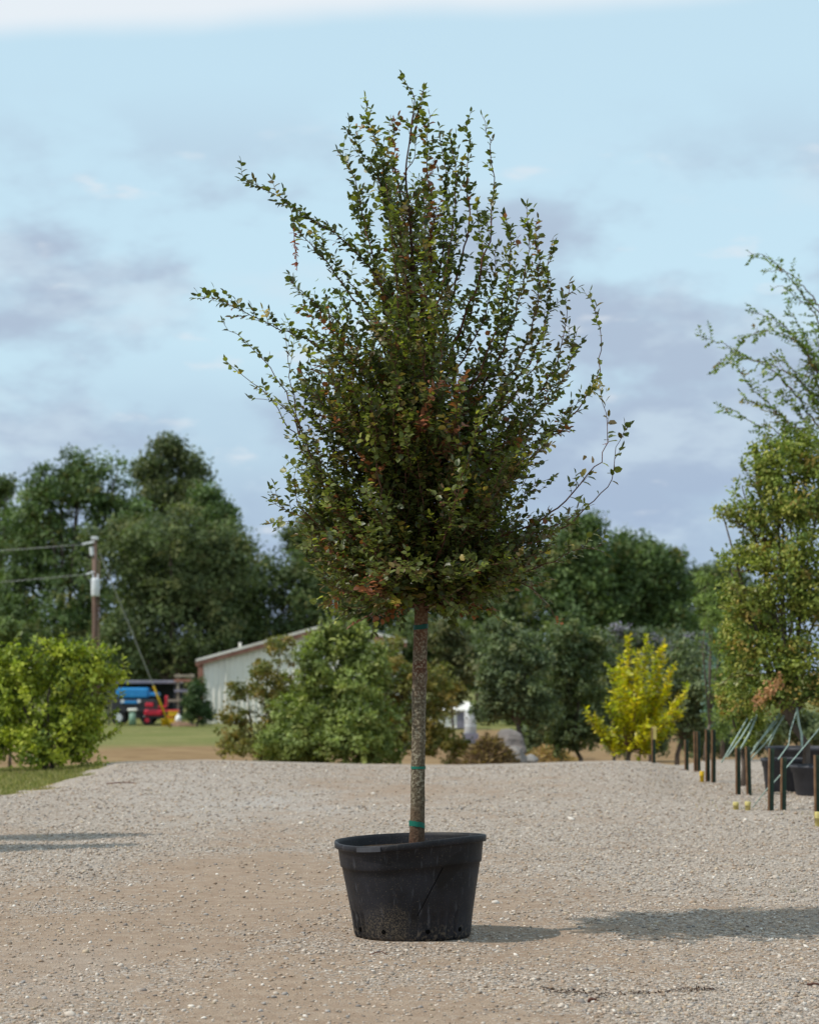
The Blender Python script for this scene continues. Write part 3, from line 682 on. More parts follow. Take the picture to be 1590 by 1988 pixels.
# ------------------------------------------------------------------ the elm in its pot
TD = 13.3
pot_base = Vector((at(801, 1820, TD).x, TD, zgf(0, TD) - 0.004))
pot = empty('nursery_pot', pot_base, 'large black plastic nursery pot with a sagging rim in the centre of the yard', 'plant pot')
def pot_warp(x, y, z):
    h = max(0.0, z / 0.55)
    ang = math.atan2(y, x)
    dz = h * (0.030 * x + 0.018 * math.exp(-((ang + 0.75) / 0.8) ** 2) - 0.016 * math.exp(-((ang + 2.3) / 0.7) ** 2))
    x2 = x * (1 + 0.012 * math.sin(2 * ang)) - 0.012 * h
    return (x2, y * (1 + 0.02 * math.cos(3 * ang)), z + dz)
mb = MB()
n = 240
def ribbed(r, z, k):
    w = 2 * math.pi * k / n
    if z < 0.165:
        aw = math.degrees(math.remainder(w, 2 * math.pi)); f = 1.0 if -92 < aw < -42 or -165 < aw < -140 or 40 < aw < 100 else 0
        depth = 0.015 * f * (0.5 + 0.5 * math.sin(w * 40)) * (1 if z > 0.012 else 0.5) * min(1, (0.165 - z) / 0.03)
        r -= depth
    return r
prof = [(0.300, 0.0), (0.322, 0.004), (0.329, 0.02), (0.334, 0.06), (0.340, 0.11), (0.346, 0.15), (0.349, 0.165), (0.365, 0.26), (0.383, 0.36), (0.3905, 0.402), (0.397, 0.405), (0.399, 0.409), (0.401, 0.43), (0.410, 0.508), (0.413, 0.512), (0.426, 0.513), (0.429, 0.517), (0.429, 0.543), (0.426, 0.548), (0.420, 0.549), (0.413, 0.546), (0.409, 0.53), (0.398, 0.44)]
V = []; Fq = []
for r, z in prof:
    for k in range(n):
        w = 2 * math.pi * k / n
        rr = ribbed(r, z, k)
        p = pot_warp(rr * math.cos(w), rr * math.sin(w), z)
        V.append(Vector(p) + pot_base)
for i in range(len(prof) - 1):
    for k in range(n):
        Fq.append((i * n + k, i * n + (k + 1) % n, (i + 1) * n + (k + 1) % n, (i + 1) * n + k))
body = mb.add(V, Fq).build('body', M_POT, pot, True)
# lifting tab under the rim, drain holes, mould seam
def on_pot(ang, z, r_off=0.0):
    r = np.interp(z, [p[1] for p in prof[:18]], [p[0] for p in prof[:18]]) + r_off
    return pot_base + Vector(pot_warp(r * math.cos(ang), r * math.sin(ang), z))
def arc_block(a0, a1, z0, z1, t_in, t_out, nseg=10):
    V, Fc = [], []
    for i in range(nseg + 1):
        a = a0 + (a1 - a0) * i / nseg
        for (z, ro) in ((z0, t_in), (z0, t_out), (z1, t_out), (z1, t_in)):
            rr = 0.41 + ro
            V.append(pot_base + Vector(pot_warp(rr * math.cos(a), rr * math.sin(a), z)))
    for i in range(nseg):
        for k in range(4):
            Fc.append((i * 4 + k, i * 4 + (k + 1) % 4, (i + 1) * 4 + (k + 1) % 4, (i + 1) * 4 + k))
    Fc += [(3, 2, 1, 0), tuple(nseg * 4 + k for k in range(4))]
    return V, Fc
MB().add(*arc_block(R(-132), R(-112), 0.516, 0.541, 0.006, 0.030)).build('lifting_tab', M_POT2, pot)
M_HOLE = mat('drain hole', (0.003, 0.003, 0.003), 0.95, 0.05)
for a in (-118, -75, -37, -150):
    c = on_pot(R(a), 0.055, 0.0015); nrm = Vector((math.cos(R(a)), math.sin(R(a)), -0.08)).normalized()
    MB().tube([c - nrm * 0.012, c + nrm * 0.001], 0.013, 10).build('drain_hole', M_HOLE, pot)
seam = [on_pot(R(-63 - 22 * t), 0.395 - 0.25 * t, 0.0005) for t in np.linspace(0, 1, 14)]
MB().tube(seam, 0.0022, 5).build('seam', M_HOLE, pot, True)
# soil inside
V = []; Fc = []
m_r, m_a = 9, 40
for i in range(m_r):
    for k in range(m_a):
        w = 2 * math.pi * k / m_a; r = 0.405 * i / (m_r - 1)
        V.append(pot_base + Vector(pot_warp(r * math.cos(w), r * math.sin(w), 0.485 + 0.02 * (1 - r / 0.4) + rng.uniform(-.008, .008))))
for i in range(m_r - 1):
    for k in range(m_a): Fc.append((i * m_a + k, i * m_a + (k + 1) % m_a, (i + 1) * m_a + (k + 1) % m_a, (i + 1) * m_a + k))
MB().add(V, Fc).build('soil', M_SOIL, pot, True)

def T2(px, py, dy=0.0): return at(px, py, TD + dy)
elm = empty('elm_tree', T2(808, 1646), 'tall young elm with small dark leaves growing from the black pot', 'tree')
# trunk: lower stem and leader
stem = [(808, 1650, 15.5), (809, 1610, 14.5), (811, 1560, 13.6), (812, 1490, 13.2), (813, 1420, 13.4), (814, 1350, 13.6), (815, 1300, 13.8), (816, 1250, 13.4), (817, 1190, 13), (817, 1130, 11.5), (816, 1040, 10.2), (815, 940, 9), (812, 830, 7.8), (808, 700, 6.2), (803, 560, 4.2), (797, 440, 2.7), (788, 340, 1.8), (796, 270, 1.3), (803, 220, 1.0)]
k = ppm(TD)
sp = [T2(a, b) for a, b, c in stem]; sr = [c / k for a, b, c in stem]
P = catmull(sp, 0.025); nn = len(P)
zs = [p.z for p in sp]
V = []; Fq = []; ns_ = 20
for i, p in enumerate(P):
    r = np.interp(p.z, zs, sr)
    for q in range(ns_):
        w = 2 * math.pi * q / ns_
        b = 1 + 0.05 * math.sin(3 * w + p.z * 4) + 0.035 * math.sin(5 * w - p.z * 9) + rng.uniform(-.02, .02)
        for kz, kw_, ks in ((1.47, 0.4, .18), (1.12, 5.9, .16), (1.72, 3.6, .14), (0.78, 6.1, .10), (1.36, 3.3, .16)):
            b += ks * math.exp(-((p.z - kz) / 0.02) ** 2 - (math.remainder(w - kw_, 2 * math.pi) / 0.45) ** 2)
        V.append(p + Vector((math.cos(w), math.sin(w), 0)) * r * b)
for i in range(nn - 1):
    for q in range(ns_): Fq.append((i * ns_ + q, i * ns_ + (q + 1) % ns_, (i + 1) * ns_ + (q + 1) % ns_, (i + 1) * ns_ + q))
trunk = MB().add(V, Fq).build('trunk', M_TRUNK, elm, True)
def trunk_pt(z):
    z = max(P[0].z, min(P[-1].z, z))
    j = min(range(nn), key=lambda i: abs(P[i].z - z)); return P[j], float(np.interp(z, zs, sr))
for py, hh, tilt in ((1602, 0.030, 0.010), (1491, 0.014, 0.0), (1216, 0.026, -0.006)):
    c, r = trunk_pt(T2(815, py).z)
    tb = MB(); V = []; Fc = []
    for zz in (-hh / 2, hh / 2):
        for q in range(24):
            w = 2 * math.pi * q / 24
            V.append(c + Vector((math.cos(w) * r * 1.085, math.sin(w) * r * 1.085, zz + tilt * math.cos(w + 2.5) + rng.uniform(-.0015, .0015))))
    for q in range(24): Fc.append((q, (q + 1) % 24, 24 + (q + 1) % 24, 24 + q))
    tb.add(V, Fc).build('tape_band', M_TAPE if py > 1300 else mat('shaded green tape', (0.0, 0.06, 0.045), 0.5, 0.3), trunk, True)  # top band: same green tape, with shadow darkened into its colour

lv = Leaves()
# branches read from the photograph, tip first, with how far the tip leans towards (-) or away from (+) the camera
TR = [
 ([(470, 343), (505, 362), (560, 397), (600, 422), (650, 452), (690, 487), (720, 522), (755, 590), (785, 690), (808, 790)], -0.25, dict(dens=1.1, start=.08)),
 ([(563, 400), (573, 440), (590, 460), (625, 495), (665, 552), (722, 632), (770, 740), (810, 850)], -0.4, dict(dens=.6)),
 ([(610, 450), (640, 500), (690, 560), (740, 640), (780, 740), (808, 840)], 0.3, dict(dens=.8)),
 ([(385, 572), (432, 585), (505, 620), (560, 645), (622, 672), (682, 716), (742, 790), (812, 900)], 0.15, dict(dens=1.0)),
 ([(568, 545), (600, 580), (660, 630), (720, 692), (775, 780), (812, 870)], -0.45, dict(dens=1.2)),
 ([(430, 628), (490, 677), (545, 742), (572, 800), (592, 862), (650, 950), (730, 1030), (814, 1085)], 0.2, dict(dens=.42, tw_len=(.04, .12))),
 ([(440, 702), (490, 742), (528, 775), (552, 815), (580, 860), (640, 960), (720, 1040), (815, 1100)], -0.1, dict(dens=.40, tw_len=(.04, .12))),
 ([(487, 775), (535, 778), (575, 815), (600, 880), (680, 990), (815, 1090)], -0.3, dict(dens=.5)),
 ([(555, 650), (560, 700), (570, 770), (590, 850), (650, 960), (760, 1050), (815, 1090)], -0.35, dict(dens=.5)),
 ([(655, 290), (680, 322), (700, 400), (722, 490), (752, 590), (790, 690), (808, 780)], 0.25, dict(dens=.8)),
 ([(712, 205), (725, 260), (745, 330), (770, 430), (790, 540), (805, 640)], -0.15, dict(dens=1.2, start=.05)),
 ([(672, 250), (700, 290), (735, 350), (760, 440), (785, 560), (806, 680)], -0.35, dict(dens=1.1)),
 ([(760, 235), (765, 300), (775, 380), (790, 470), (804, 560)], 0.2, dict(dens=1.2, start=.05)),
 ([(783, 148), (798, 180), (803, 220), (796, 270)], 0.0, dict(dens=.8, start=.0, tw_len=(.04, .10))),
 ([(822, 172), (812, 205), (803, 240), (795, 280)], -0.05, dict(dens=.8, start=.0, tw_len=(.04, .10))),
 ([(832, 225), (828, 310), (838, 400), (836, 500), (822, 620), (808, 700)], -0.2, dict(dens=1.1)),
 ([(855, 265), (864, 330), (868, 410), (858, 500), (838, 620), (812, 740)], 0.15, dict(dens=1.2)),
 ([(880, 285), (885, 350), (880, 440), (862, 540), (836, 660), (812, 780)], -0.4, dict(dens=1.0)),
 ([(905, 236), (910, 290), (905, 350), (912, 430), (892, 520), (858, 650), (813, 800)], 0.35, dict(dens=.8, tw_len=(.04, .12))),
 ([(938, 225), (946, 255), (956, 325), (955, 400), (948, 470), (928, 545), (888, 650), (814, 830)], -0.15, dict(dens=.55, tw_len=(.04, .12))),
 ([(920, 400), (935, 470), (925, 560), (890, 670), (814, 850)], 0.4, dict(dens=.9)),
 ([(980, 415), (990, 462), (985, 540), (970, 610), (930, 720), (814, 900)], -0.45, dict(dens=.9)),
 ([(1020, 403), (1026, 462), (1020, 532), (998, 610), (950, 730), (870, 850), (815, 920)], 0.1, dict(dens=.8)),
 ([(1072, 462), (1062, 512), (1066, 590), (1042, 672), (1000, 742), (925, 830), (815, 950)], -0.3, dict(dens=.9)),
 ([(1040, 445), (1045, 520), (1040, 600), (1010, 690), (950, 790), (815, 940)], 0.45, dict(dens=.8)),
 ([(1105, 548), (1100, 602), (1092, 662), (1062, 742), (1008, 805), (900, 920), (816, 980)], -0.2, dict(dens=.6, tw_len=(.04, .14))),
 ([(1120, 640), (1105, 700), (1080, 760), (1020, 830), (920, 930), (816, 1000)], 0.4, dict(dens=.8)),
 ([(1145, 562), (1156, 602), (1166, 662), (1160, 732), (1143, 768), (1108, 812), (1058, 862), (978, 932), (816, 1040)], 0.1, dict(dens=.55, tw_len=(.04, .12))),
 ([(1163, 748), (1178, 822), (1172, 880), (1138, 922), (1080, 985), (1000, 1032), (816, 1090)], -0.25, dict(dens=.25, tw_len=(.04, .12), lsize=(.035, .06))),
 ([(1222, 826), (1196, 870), (1186, 930), (1140, 985), (1088, 1030), (1000, 1070), (816, 1120)], 0.15, dict(dens=.4, tw_len=(.05, .14), lsize=(.035, .055))),
 ([(1140, 985), (1100, 1010), (1050, 1030), (960, 1060), (816, 1110)], -0.5, dict(dens=.7)),
 ([(1167, 1062), (1110, 1072), (1060, 1096), (1000, 1112), (817, 1150)], -0.15, dict(dens=.55)),
 ([(1078, 1205), (1055, 1165), (1000, 1125), (900, 1110), (817, 1130)], -0.35, dict(dens=.6)),
 ([(1060, 860), (1020, 900), (960, 960), (880, 1040), (816, 1090)], -0.6, dict(dens=1.0)),
 ([(1040, 940), (1000, 980), (930, 1030), (816, 1110)], 0.5, dict(dens=.9)),
 ([(690, 380), (705, 450), (735, 540), (780, 660), (808, 740)], 0.3, dict(dens=.9)),
 ([(590, 600), (650, 650), (720, 730), (812, 850)], 0.4, dict(dens=1.0)),
 ([(610, 645), (670, 692), (740, 772), (813, 880)], -0.55, dict(dens=1.0)),
 ([(1090, 730), (1050, 792), (980, 862), (816, 975)], -0.4, dict(dens=1.0)),
 ([(1000, 520), (985, 602), (940, 702), (814, 885)], 0.3, dict(dens=.9)),
 ([(962, 480), (955, 560), (920, 662), (813, 845)], -0.2, dict(dens=.9)),
 ([(882, 420), (880, 500), (858, 602), (811, 745)], 0.1, dict(dens=1.0)),
 ([(1130, 765), (1090, 822), (1010, 882), (816, 1005)], 0.3, dict(dens=.9)),
 ([(1062, 640), (1030, 722), (960, 812), (815, 935)], -0.5, dict(dens=1.0)),
 ([(740, 300), (752, 380), (775, 470), (800, 580)], -0.2, dict(dens=1.0)),
 ([(522, 970), (560, 990), (602, 1012), (682, 1062), (816, 1130)], -0.1, dict(dens=.7, start=.35)),
 ([(515, 1018), (560, 1010), (602, 1022), (692, 1082), (816, 1140)], 0.2, dict(dens=.7, start=.35)),
 ([(575, 905), (572, 962), (600, 1002), (690, 1070), (816, 1130)], -0.25, dict(dens=.45)),
 ([(590, 1060), (640, 1080), (720, 1100), (817, 1145)], -0.5, dict(dens=1.0)),
 ([(640, 1130), (690, 1120), (750, 1120), (817, 1150)], 0.4, dict(dens=1.0)),
 ([(645, 1168), (700, 1182), (760, 1166), (817, 1140)], -0.2, dict(dens=.9, up=-.1)),
 ([(880, 1190), (860, 1160), (840, 1145), (818, 1130)], -0.45, dict(dens=1.3, up=-.2)),
 ([(960, 1140), (920, 1130), (870, 1125), (818, 1130)], -0.3, dict(dens=1.1, up=-.1)),
 ([(1000, 1090), (930, 1100), (880, 1110), (818, 1140)], -0.6, dict(dens=1.1)),
 ([(740, 1160), (770, 1140), (818, 1130)], -0.5, dict(dens=1.1, up=-.1)),
]
for pl, dy, kw in TR:
    m_ = len(pl); pts = []
    for i, (a, b) in enumerate(pl):
        f = 1 - i / (m_ - 1)
        pts.append(T2(a, b, dy * f ** 0.8))
    pts.reverse()
    if kw.get('dens', 1) < 0.6: kw['start'] = max(kw.get('start', .2), .25)
    else: kw['start'] = min(kw.get('start', .12), .12)
    if pl[0][1] < 640 and 'tw_len' not in kw: kw['tw_len'] = (.05, .19)
    if kw.get('dens', 1) > .5: kw['tw_gap'] = .034; kw['lgap'] = .019
    mb = MB(); L = sum((pts[i + 1] - pts[i]).length for i in range(m_ - 1))
    grow(mb, lv, pts, 0.0045 + 0.0035 * L, 0.0014, **kw)
    mb.build('branch', M_TWIG, elm, True)
# outline of the crown as seen, used to keep the remaining branches inside it
OUT = np.array([(650, 1175), (575, 1070), (585, 930), (570, 840), (590, 780), (570, 720), (620, 660), (640, 600), (700, 560), (730, 480), (750, 330), (790, 260), (840, 380), (870, 540), (920, 650), (980, 740), (1030, 800), (1050, 860), (1050, 960), (1110, 1020), (1070, 1110), (960, 1165), (870, 1185), (740, 1170)], float)
def inside(px, py):
    c = False; j = len(OUT) - 1
    for i in range(len(OUT)):
        if (OUT[i, 1] > py) != (OUT[j, 1] > py) and px < (OUT[j, 0] - OUT[i, 0]) * (py - OUT[i, 1]) / (OUT[j, 1] - OUT[i, 1]) + OUT[i, 0]: c = not c
        j = i
    return c
def to_px(p):
    c, s = math.cos(PITCH), math.sin(PITCH); dz = p.z - CAM_H
    fw = p.y * c + dz * s; u = -p.y * s + dz * c
    return 795 + F * p.x / fw, 994 - F * u / fw
count = 0; tries = 0
while count < 215 and tries < 12000:
    tries += 1
    low = count >= 155                # the last ones fill the broad bottom of the crown
    q_ = rng.random(); h0 = rng.uniform(1.84, 2.25) if q_ < 0.60 else (rng.uniform(2.25, 2.8) if q_ < 0.93 else rng.uniform(2.8, 3.5))
    b, _ = trunk_pt(h0)
    az = rng.uniform(0, 2 * math.pi); az -= 0.28 * math.sin(2 * az); Lr = rng.uniform(0.55, 1.5) * (1.15 - 0.16 * (h0 - 1.9))
    steep = rng.uniform(0.15, 1.5) if h0 > 2.2 else rng.uniform(-0.42, 0.95)
    d = Vector((math.cos(az), math.sin(az) * 0.85, steep)).normalized()
    if low:
        b, _ = trunk_pt(rng.uniform(1.84, 2.12)); Lr = rng.uniform(.42, .85); az = rng.choice([0, math.pi]) + rng.uniform(-1.05, 1.05)
        d = Vector((math.cos(az), math.sin(az), rng.uniform(-.22, .5))).normalized()
    mid_ = b + d * Lr * 0.5 + rvec(0.03) + Vector((0, 0, -0.03))
    tip = b + d * Lr + Vector((0, 0, 0.16 * Lr)) + rvec(0.06)
    if math.hypot(tip.x - b.x, tip.y - b.y) > 0.95: continue
    if not inside(*to_px(tip)) or not inside(*to_px(mid_)): continue
    mb = MB()
    grow(mb, lv, [b, mid_, tip], 0.004 + 0.0035 * Lr, 0.0014, start=.10, dens=1.0, tw_len=(0.08, 0.26))
    mb.build('branch', M_TWIG, elm, True); count += 1
mb = MB()
for _ in range(120):                 # short shoots close to the stem
    b, r_ = trunk_pt(rng.uniform(1.84, 2.9)); az = rng.uniform(0, 6.283); L_ = rng.uniform(.18, .5)
    d = Vector((math.cos(az), math.sin(az), rng.uniform(-.3, .8))).normalized()
    tip = b + d * L_
    if inside(*to_px(tip)): grow(mb, lv, [b, b + d * L_ * .5 + rvec(.02), tip], .004, .0012, start=.1, tw_gap=.05, tw_len=(.06, .16), sides=4)
for _ in range(34):                 # shoots along the leader
    b, r_ = trunk_pt(rng.uniform(3.0, 4.45)); az = rng.uniform(0, 6.283); L_ = rng.uniform(.12, .34)
    d = Vector((math.cos(az) * .75, math.sin(az) * .75, rng.uniform(.5, 1.6))).normalized()
    grow(mb, lv, [b, b + d * L_ * .5 + rvec(.015), b + d * L_ + Vector((0, 0, .03))], .0035, .001, start=.15, tw_gap=.06, tw_len=(.04, .10), sides=4)
sh_ = mb.build('shoots', M_TWIG, elm, True); sh_['kind'] = 'stuff'
# dead, russet sprig hanging from the upper left branch, and a yellowing tuft on the right
mb = MB(); q = [T2(570, 440, -.38), T2(572, 470, -.38), T2(575, 500, -.38), T2(577, 526, -.38)]
mb.tube(q, 0.0015, 4); mb.build('branch', M_TWIG, elm)
RED = np.array((0.30, 0.075, 0.04))
for _ in range(34):
    t = rng.uniform(0.1, 1); p = q[0].lerp(q[-1], t)
    lv.add(p, rvec(.7) + Vector((0, 0, -.7)), rvec(1), rng.uniform(.02, .035), .012, RED * rng.uniform(.7, 1.3))
def tuft(px, py, dy, n, sp, c, ls=(.02, .04)):
    for _ in range(n):
        p = T2(px + rng.normal(0, sp), py + rng.normal(0, sp), dy + rng.normal(0, sp / 340))
        lv.add(p, rvec(1), rvec(1), rng.uniform(*ls), ls[0] * .9, np.array(c) * rng.uniform(.7, 1.3))
tuft(1160, 750, -.1, 26, 9, (0.42, 0.32, 0.10)); tuft(700, 250, -.2, 10, 6, (0.38, 0.20, 0.07)); tuft(1148, 906, -.2, 4, 6, (0.33, 0.2, 0.07), (.04, .06))
tuft(720, 1110, -.4, 40, 22, (0.15, 0.065, 0.025)); tuft(870, 930, -.45, 40, 28, (0.13, 0.075, 0.03)); tuft(640, 590, -.4, 60, 24, (0.13, 0.18, 0.035)); tuft(750, 750, -.5, 60, 40, (0.15, 0.15, 0.035)); tuft(1085, 1210, -.3, 6, 5, (0.3, 0.11, 0.05)); tuft(990, 490, -.35, 26, 12, (0.19, 0.18, 0.04))  # the green tuft at left carries sunlit brightness in its leaf colour
def score(P_, D_, N_, L_, W_):
    Dn, S, U = leaf_frames(D_, N_)
    facing = np.abs((U * norm(P_ - np.array([0, 0, 1.5]))).sum(1))
    out_ = np.abs(P_[:, 0] - 0.05) / 0.8 + np.clip(P_[:, 2] - 3.2, 0, 2)
    return L_ * W_ * facing * (0.4 + out_)
emit_leaves(lv, elm, 300, 'foliage', M_LEAF, score)
print('elm leaves', len(lv.P))

# ------------------------------------------------------------------ arching tree at the right edge
AD = 30.5
bx = at(1668, 1400, AD).x
arch = empty('arching_tree', (bx, AD, zgf(bx, AD) - 0.02), 'tall tree with long arching branches reaching in from the right edge', 'tree')
def A2(px, py, dy=0): return at(px, py, AD + dy)
mb = MB(); mb.tube([(bx, AD, zgf(bx, AD) - .1), A2(1664, 1200), A2(1655, 950), A2(1640, 760), A2(1630, 600)], [.07, .06, .045, .03, .015], 8); mb.build('trunk', M_BARK_FAR, arch, True)
la = Leaves(); TSAVE = list(TONE_W)
TONES_E = list(TONES)
TONES[:] = [(0.10, 0.14, 0.035), (0.085, 0.12, 0.04), (0.12, 0.155, 0.04), (0.14, 0.17, 0.05), (0.13, 0.11, 0.04), (0.16, 0.10, 0.04), (0.2, 0.2, 0.05)]
ARC = [
 ([(1452, 491), (1491, 501), (1529, 536), (1563, 580), (1590, 612), (1620, 690), (1640, 780)], -.3, .35),
 ([(1499, 561), (1520, 557), (1546, 578), (1580, 610), (1625, 700)], .2, .35),
 ([(1482, 531), (1503, 525), (1533, 532), (1585, 590), (1630, 680)], -.1, .3),
 ([(1427, 690), (1440, 660), (1470, 645), (1500, 643), (1546, 664), (1590, 735), (1635, 850)], .3, .6),
 ([(1455, 608), (1490, 615), (1530, 640), (1570, 690), (1630, 800)], -.3, .6),
 ([(1354, 652), (1405, 668), (1431, 689), (1478, 703), (1529, 724), (1590, 785), (1650, 900)], 0, .7),
 ([(1390, 720), (1410, 690), (1440, 690), (1500, 720), (1560, 790), (1650, 920)], .5, .6),
 ([(1431, 711), (1452, 746), (1486, 780), (1529, 818), (1590, 858), (1652, 960)], -.4, .7),
 ([(1395, 788), (1431, 800), (1455, 820), (1500, 836), (1560, 880), (1652, 980)], .4, .7),
 ([(1440, 780), (1490, 790), (1540, 830), (1600, 890), (1652, 950)], -.6, 1.),
 ([(1500, 690), (1540, 720), (1580, 780), (1640, 880)], -.5, 1.), ([(1530, 600), (1560, 650), (1590, 720), (1640, 820)], .4, .9),
 ([(1540, 650), (1570, 700), (1600, 780), (1645, 880)], -.2, 1.1), ([(1510, 760), (1550, 800), (1600, 870), (1650, 940)], .1, 1.2), ([(1580, 640), (1600, 720), (1640, 830)], -.4, 1.), ([(1470, 840), (1520, 870), (1580, 920), (1652, 990)], -.3, 1.2)]
for pl, dy, dn in ARC:
    pts = [A2(a, b, dy * (1 - i / (len(pl) - 1))) for i, (a, b) in enumerate(pl)]; pts.reverse()
    mb = MB(); grow(mb, la, pts, 0.016, 0.003, start=.25, tw_gap=.06, tw_len=(.10, .36), lsize=(.045, .068), dens=min(1, dn * 1.05), up=-.25, lgap=.026, wig=.01)
    mb.build('branch', M_TWIG, arch, True)
emit_leaves(la, arch, 0)
# the yellow tree: a fan of upright shoots from one short stem
YD = 42.0
yb = at(1216, 1489, YD); yz = zgf(yb.x, YD)
yt = empty('yellow_tree', (yb.x, YD, yz - .05), 'young bright yellow-leaved tree at the far edge of the gravel', 'tree')
fork = at(1222, 1455, YD)
mb = MB(); mb.tube([(yb.x, YD, yz - .1), fork], [.045, .035], 8); mb.build('trunk', M_BARK_FAR, yt, True)
ly = Leaves(); TONES[:] = [(0.36, 0.32, 0.012), (0.28, 0.275, 0.014), (0.20, 0.22, 0.018), (0.42, 0.33, 0.012), (0.30, 0.24, 0.015), (0.36, 0.31, 0.013), (0.22, 0.23, 0.016)]
for i, (a, b) in enumerate([(1222, 1240), (1253, 1240), (1238, 1266), (1284, 1256), (1206, 1278), (1190, 1304), (1270, 1276), (1300, 1296), (1324, 1338), (1312, 1384), (1150, 1388), (1166, 1404), (1186, 1374), (1180, 1432), (1202, 1334), (1292, 1420), (1240, 1304), (1260, 1334), (1226, 1354), (1276, 1354), (1210, 1402), (1252, 1402), (1302, 1364), (1176, 1444), (1232, 1440), (1272, 1440), (1196, 1450), (1258, 1462), (1215, 1300), (1290, 1330)]):
    dy = rng.uniform(-.6, .6); t = at(1232 + (a - 1232) * 1.1, b, YD + dy)
    m1 = fork.lerp(t, .45) + Vector(((t.x - fork.x) * .18, dy * .2, -.05))
    mb = MB(); grow(mb, ly, [fork, m1, t], .016, .004, start=.2, tw_gap=.046, tw_len=(.13, .30), lsize=(.07, .11), dens=1., up=.5, lgap=.045, wig=.01, sides=4)
    mb.build('branch', M_TWIG, yt, True)
emit_leaves(ly, yt, 0)
# loose shoots breaking the outline of the bright shrub
ls = Leaves(); TONES[:] = [(0.19, 0.21, 0.022), (0.15, 0.18, 0.022), (0.11, 0.14, 0.022), (0.21, 0.22, 0.024), (0.17, 0.17, 0.024), (0.13, 0.15, 0.022), (0.20, 0.21, 0.024)]
for (a, b, c_, d_) in ((200, 1330, 246, 1292), (190, 1310, 222, 1262), (160, 1290, 180, 1243), (120, 1280, 128, 1236), (90, 1290, 75, 1240), (40, 1290, 30, 1246), (180, 1360, 238, 1345), (170, 1420, 232, 1418), (150, 1300, 205, 1255), (60, 1300, 105, 1245), (10, 1300, -8, 1250), (190, 1400, 225, 1380)):
    dy = rng.uniform(-.5, .3); mb = MB(); p0, p1 = at(a - 40, b + 50, 37), at(c_, d_, 37 + dy)
    grow(mb, ls, [p0, p0.lerp(p1, .5) + rvec(.03), p1], .010, .003, start=.2, tw_gap=.06, tw_len=(.1, .26), lsize=(.06, .10), dens=1., up=.3, lgap=.04, sides=4)
    mb.build('branch', M_TWIG, bright_shrub, True)
emit_leaves(ls, bright_shrub, 0)
lb = Leaves(); TONES[:] = [(0.085, 0.11, 0.03), (0.11, 0.135, 0.036), (0.065, 0.085, 0.026), (0.13, 0.145, 0.04), (0.10, 0.10, 0.03), (0.09, 0.11, 0.03), (0.12, 0.13, 0.035)]
for (a, b, c_, d_) in ((650, 1260, 640, 1200), (670, 1260, 672, 1196), (690, 1270, 705, 1212), (640, 1280, 605, 1226), (720, 1300, 752, 1248), (600, 1310, 568, 1266), (610, 1350, 548, 1310), (730, 1340, 785, 1296), (590, 1400, 520, 1366), (740, 1400, 800, 1360), (655, 1270, 622, 1210), (680, 1280, 728, 1226), (570, 1430, 505, 1420), (750, 1440, 812, 1418)):
    dy = rng.uniform(-.6, .3); mb = MB(); p0, p1 = at(a, b + 40, 48), at(c_, d_, 48 + dy)
    grow(mb, lb, [p0, p0.lerp(p1, .5) + rvec(.04), p1], .012, .004, start=.2, tw_gap=.06, tw_len=(.12, .34), lsize=(.06, .10), dens=1., up=.25, lgap=.04, sides=4)
    mb.build('branch', M_TWIG, bushy, True)
emit_leaves(lb, bushy, 0)
lr = Leaves(); TONES[:] = [(0.11, 0.14, 0.03), (0.09, 0.115, 0.03), (0.13, 0.145, 0.035), (0.15, 0.155, 0.04), (0.12, 0.10, 0.035), (0.16, 0.10, 0.04), (0.18, 0.17, 0.045)]
def N2(px, py, dy=0): return at(px, py, 29 + dy)
for pl, dy in (([(1387, 996), (1410, 1000), (1440, 1020), (1500, 1060)], -.2), ([(1390, 1080), (1412, 1085), (1445, 1095), (1500, 1120)], .1), ([(1462, 868), (1468, 910), (1480, 960), (1510, 1040)], 0), ([(1425, 950), (1445, 975), (1480, 1020), (1530, 1080)], .3),
               ([(1485, 845), (1500, 890), (1520, 960), (1540, 1060)], -.3), ([(1520, 820), (1530, 880), (1540, 960), (1550, 1060)], .2), ([(1400, 1180), (1425, 1180), (1460, 1200), (1520, 1240)], -.3), ([(1395, 1260), (1420, 1250), (1460, 1260), (1520, 1280)], 0), ([(1440, 900), (1460, 940), (1500, 1000), (1545, 1080)], -.5),
               ([(1395, 1330), (1420, 1315), (1460, 1310), (1520, 1310)], -.3), ([(1410, 1400), (1430, 1370), (1470, 1350), (1530, 1330)], .2), ([(1500, 1395), (1510, 1370), (1530, 1340), (1555, 1310)], -.5), ([(1560, 830), (1565, 880), (1565, 960), (1560, 1060)], 0), ([(1410, 1130), (1440, 1140), (1480, 1160), (1540, 1200)], -.6)):
    pts = [N2(a, b, dy * (1 - i / 3)) for i, (a, b) in enumerate(pl)]; pts.reverse(); mb = MB()
    grow(mb, lr, pts, .014, .003, start=.2, tw_gap=.05, tw_len=(.08, .3), lsize=(.045, .07), dens=.9, up=.1, lgap=.024, wig=.01)
    mb.build('branch', M_TWIG, right_tree, True)
emit_leaves(lr, right_tree, 0)
TONES[:] = TONES_E
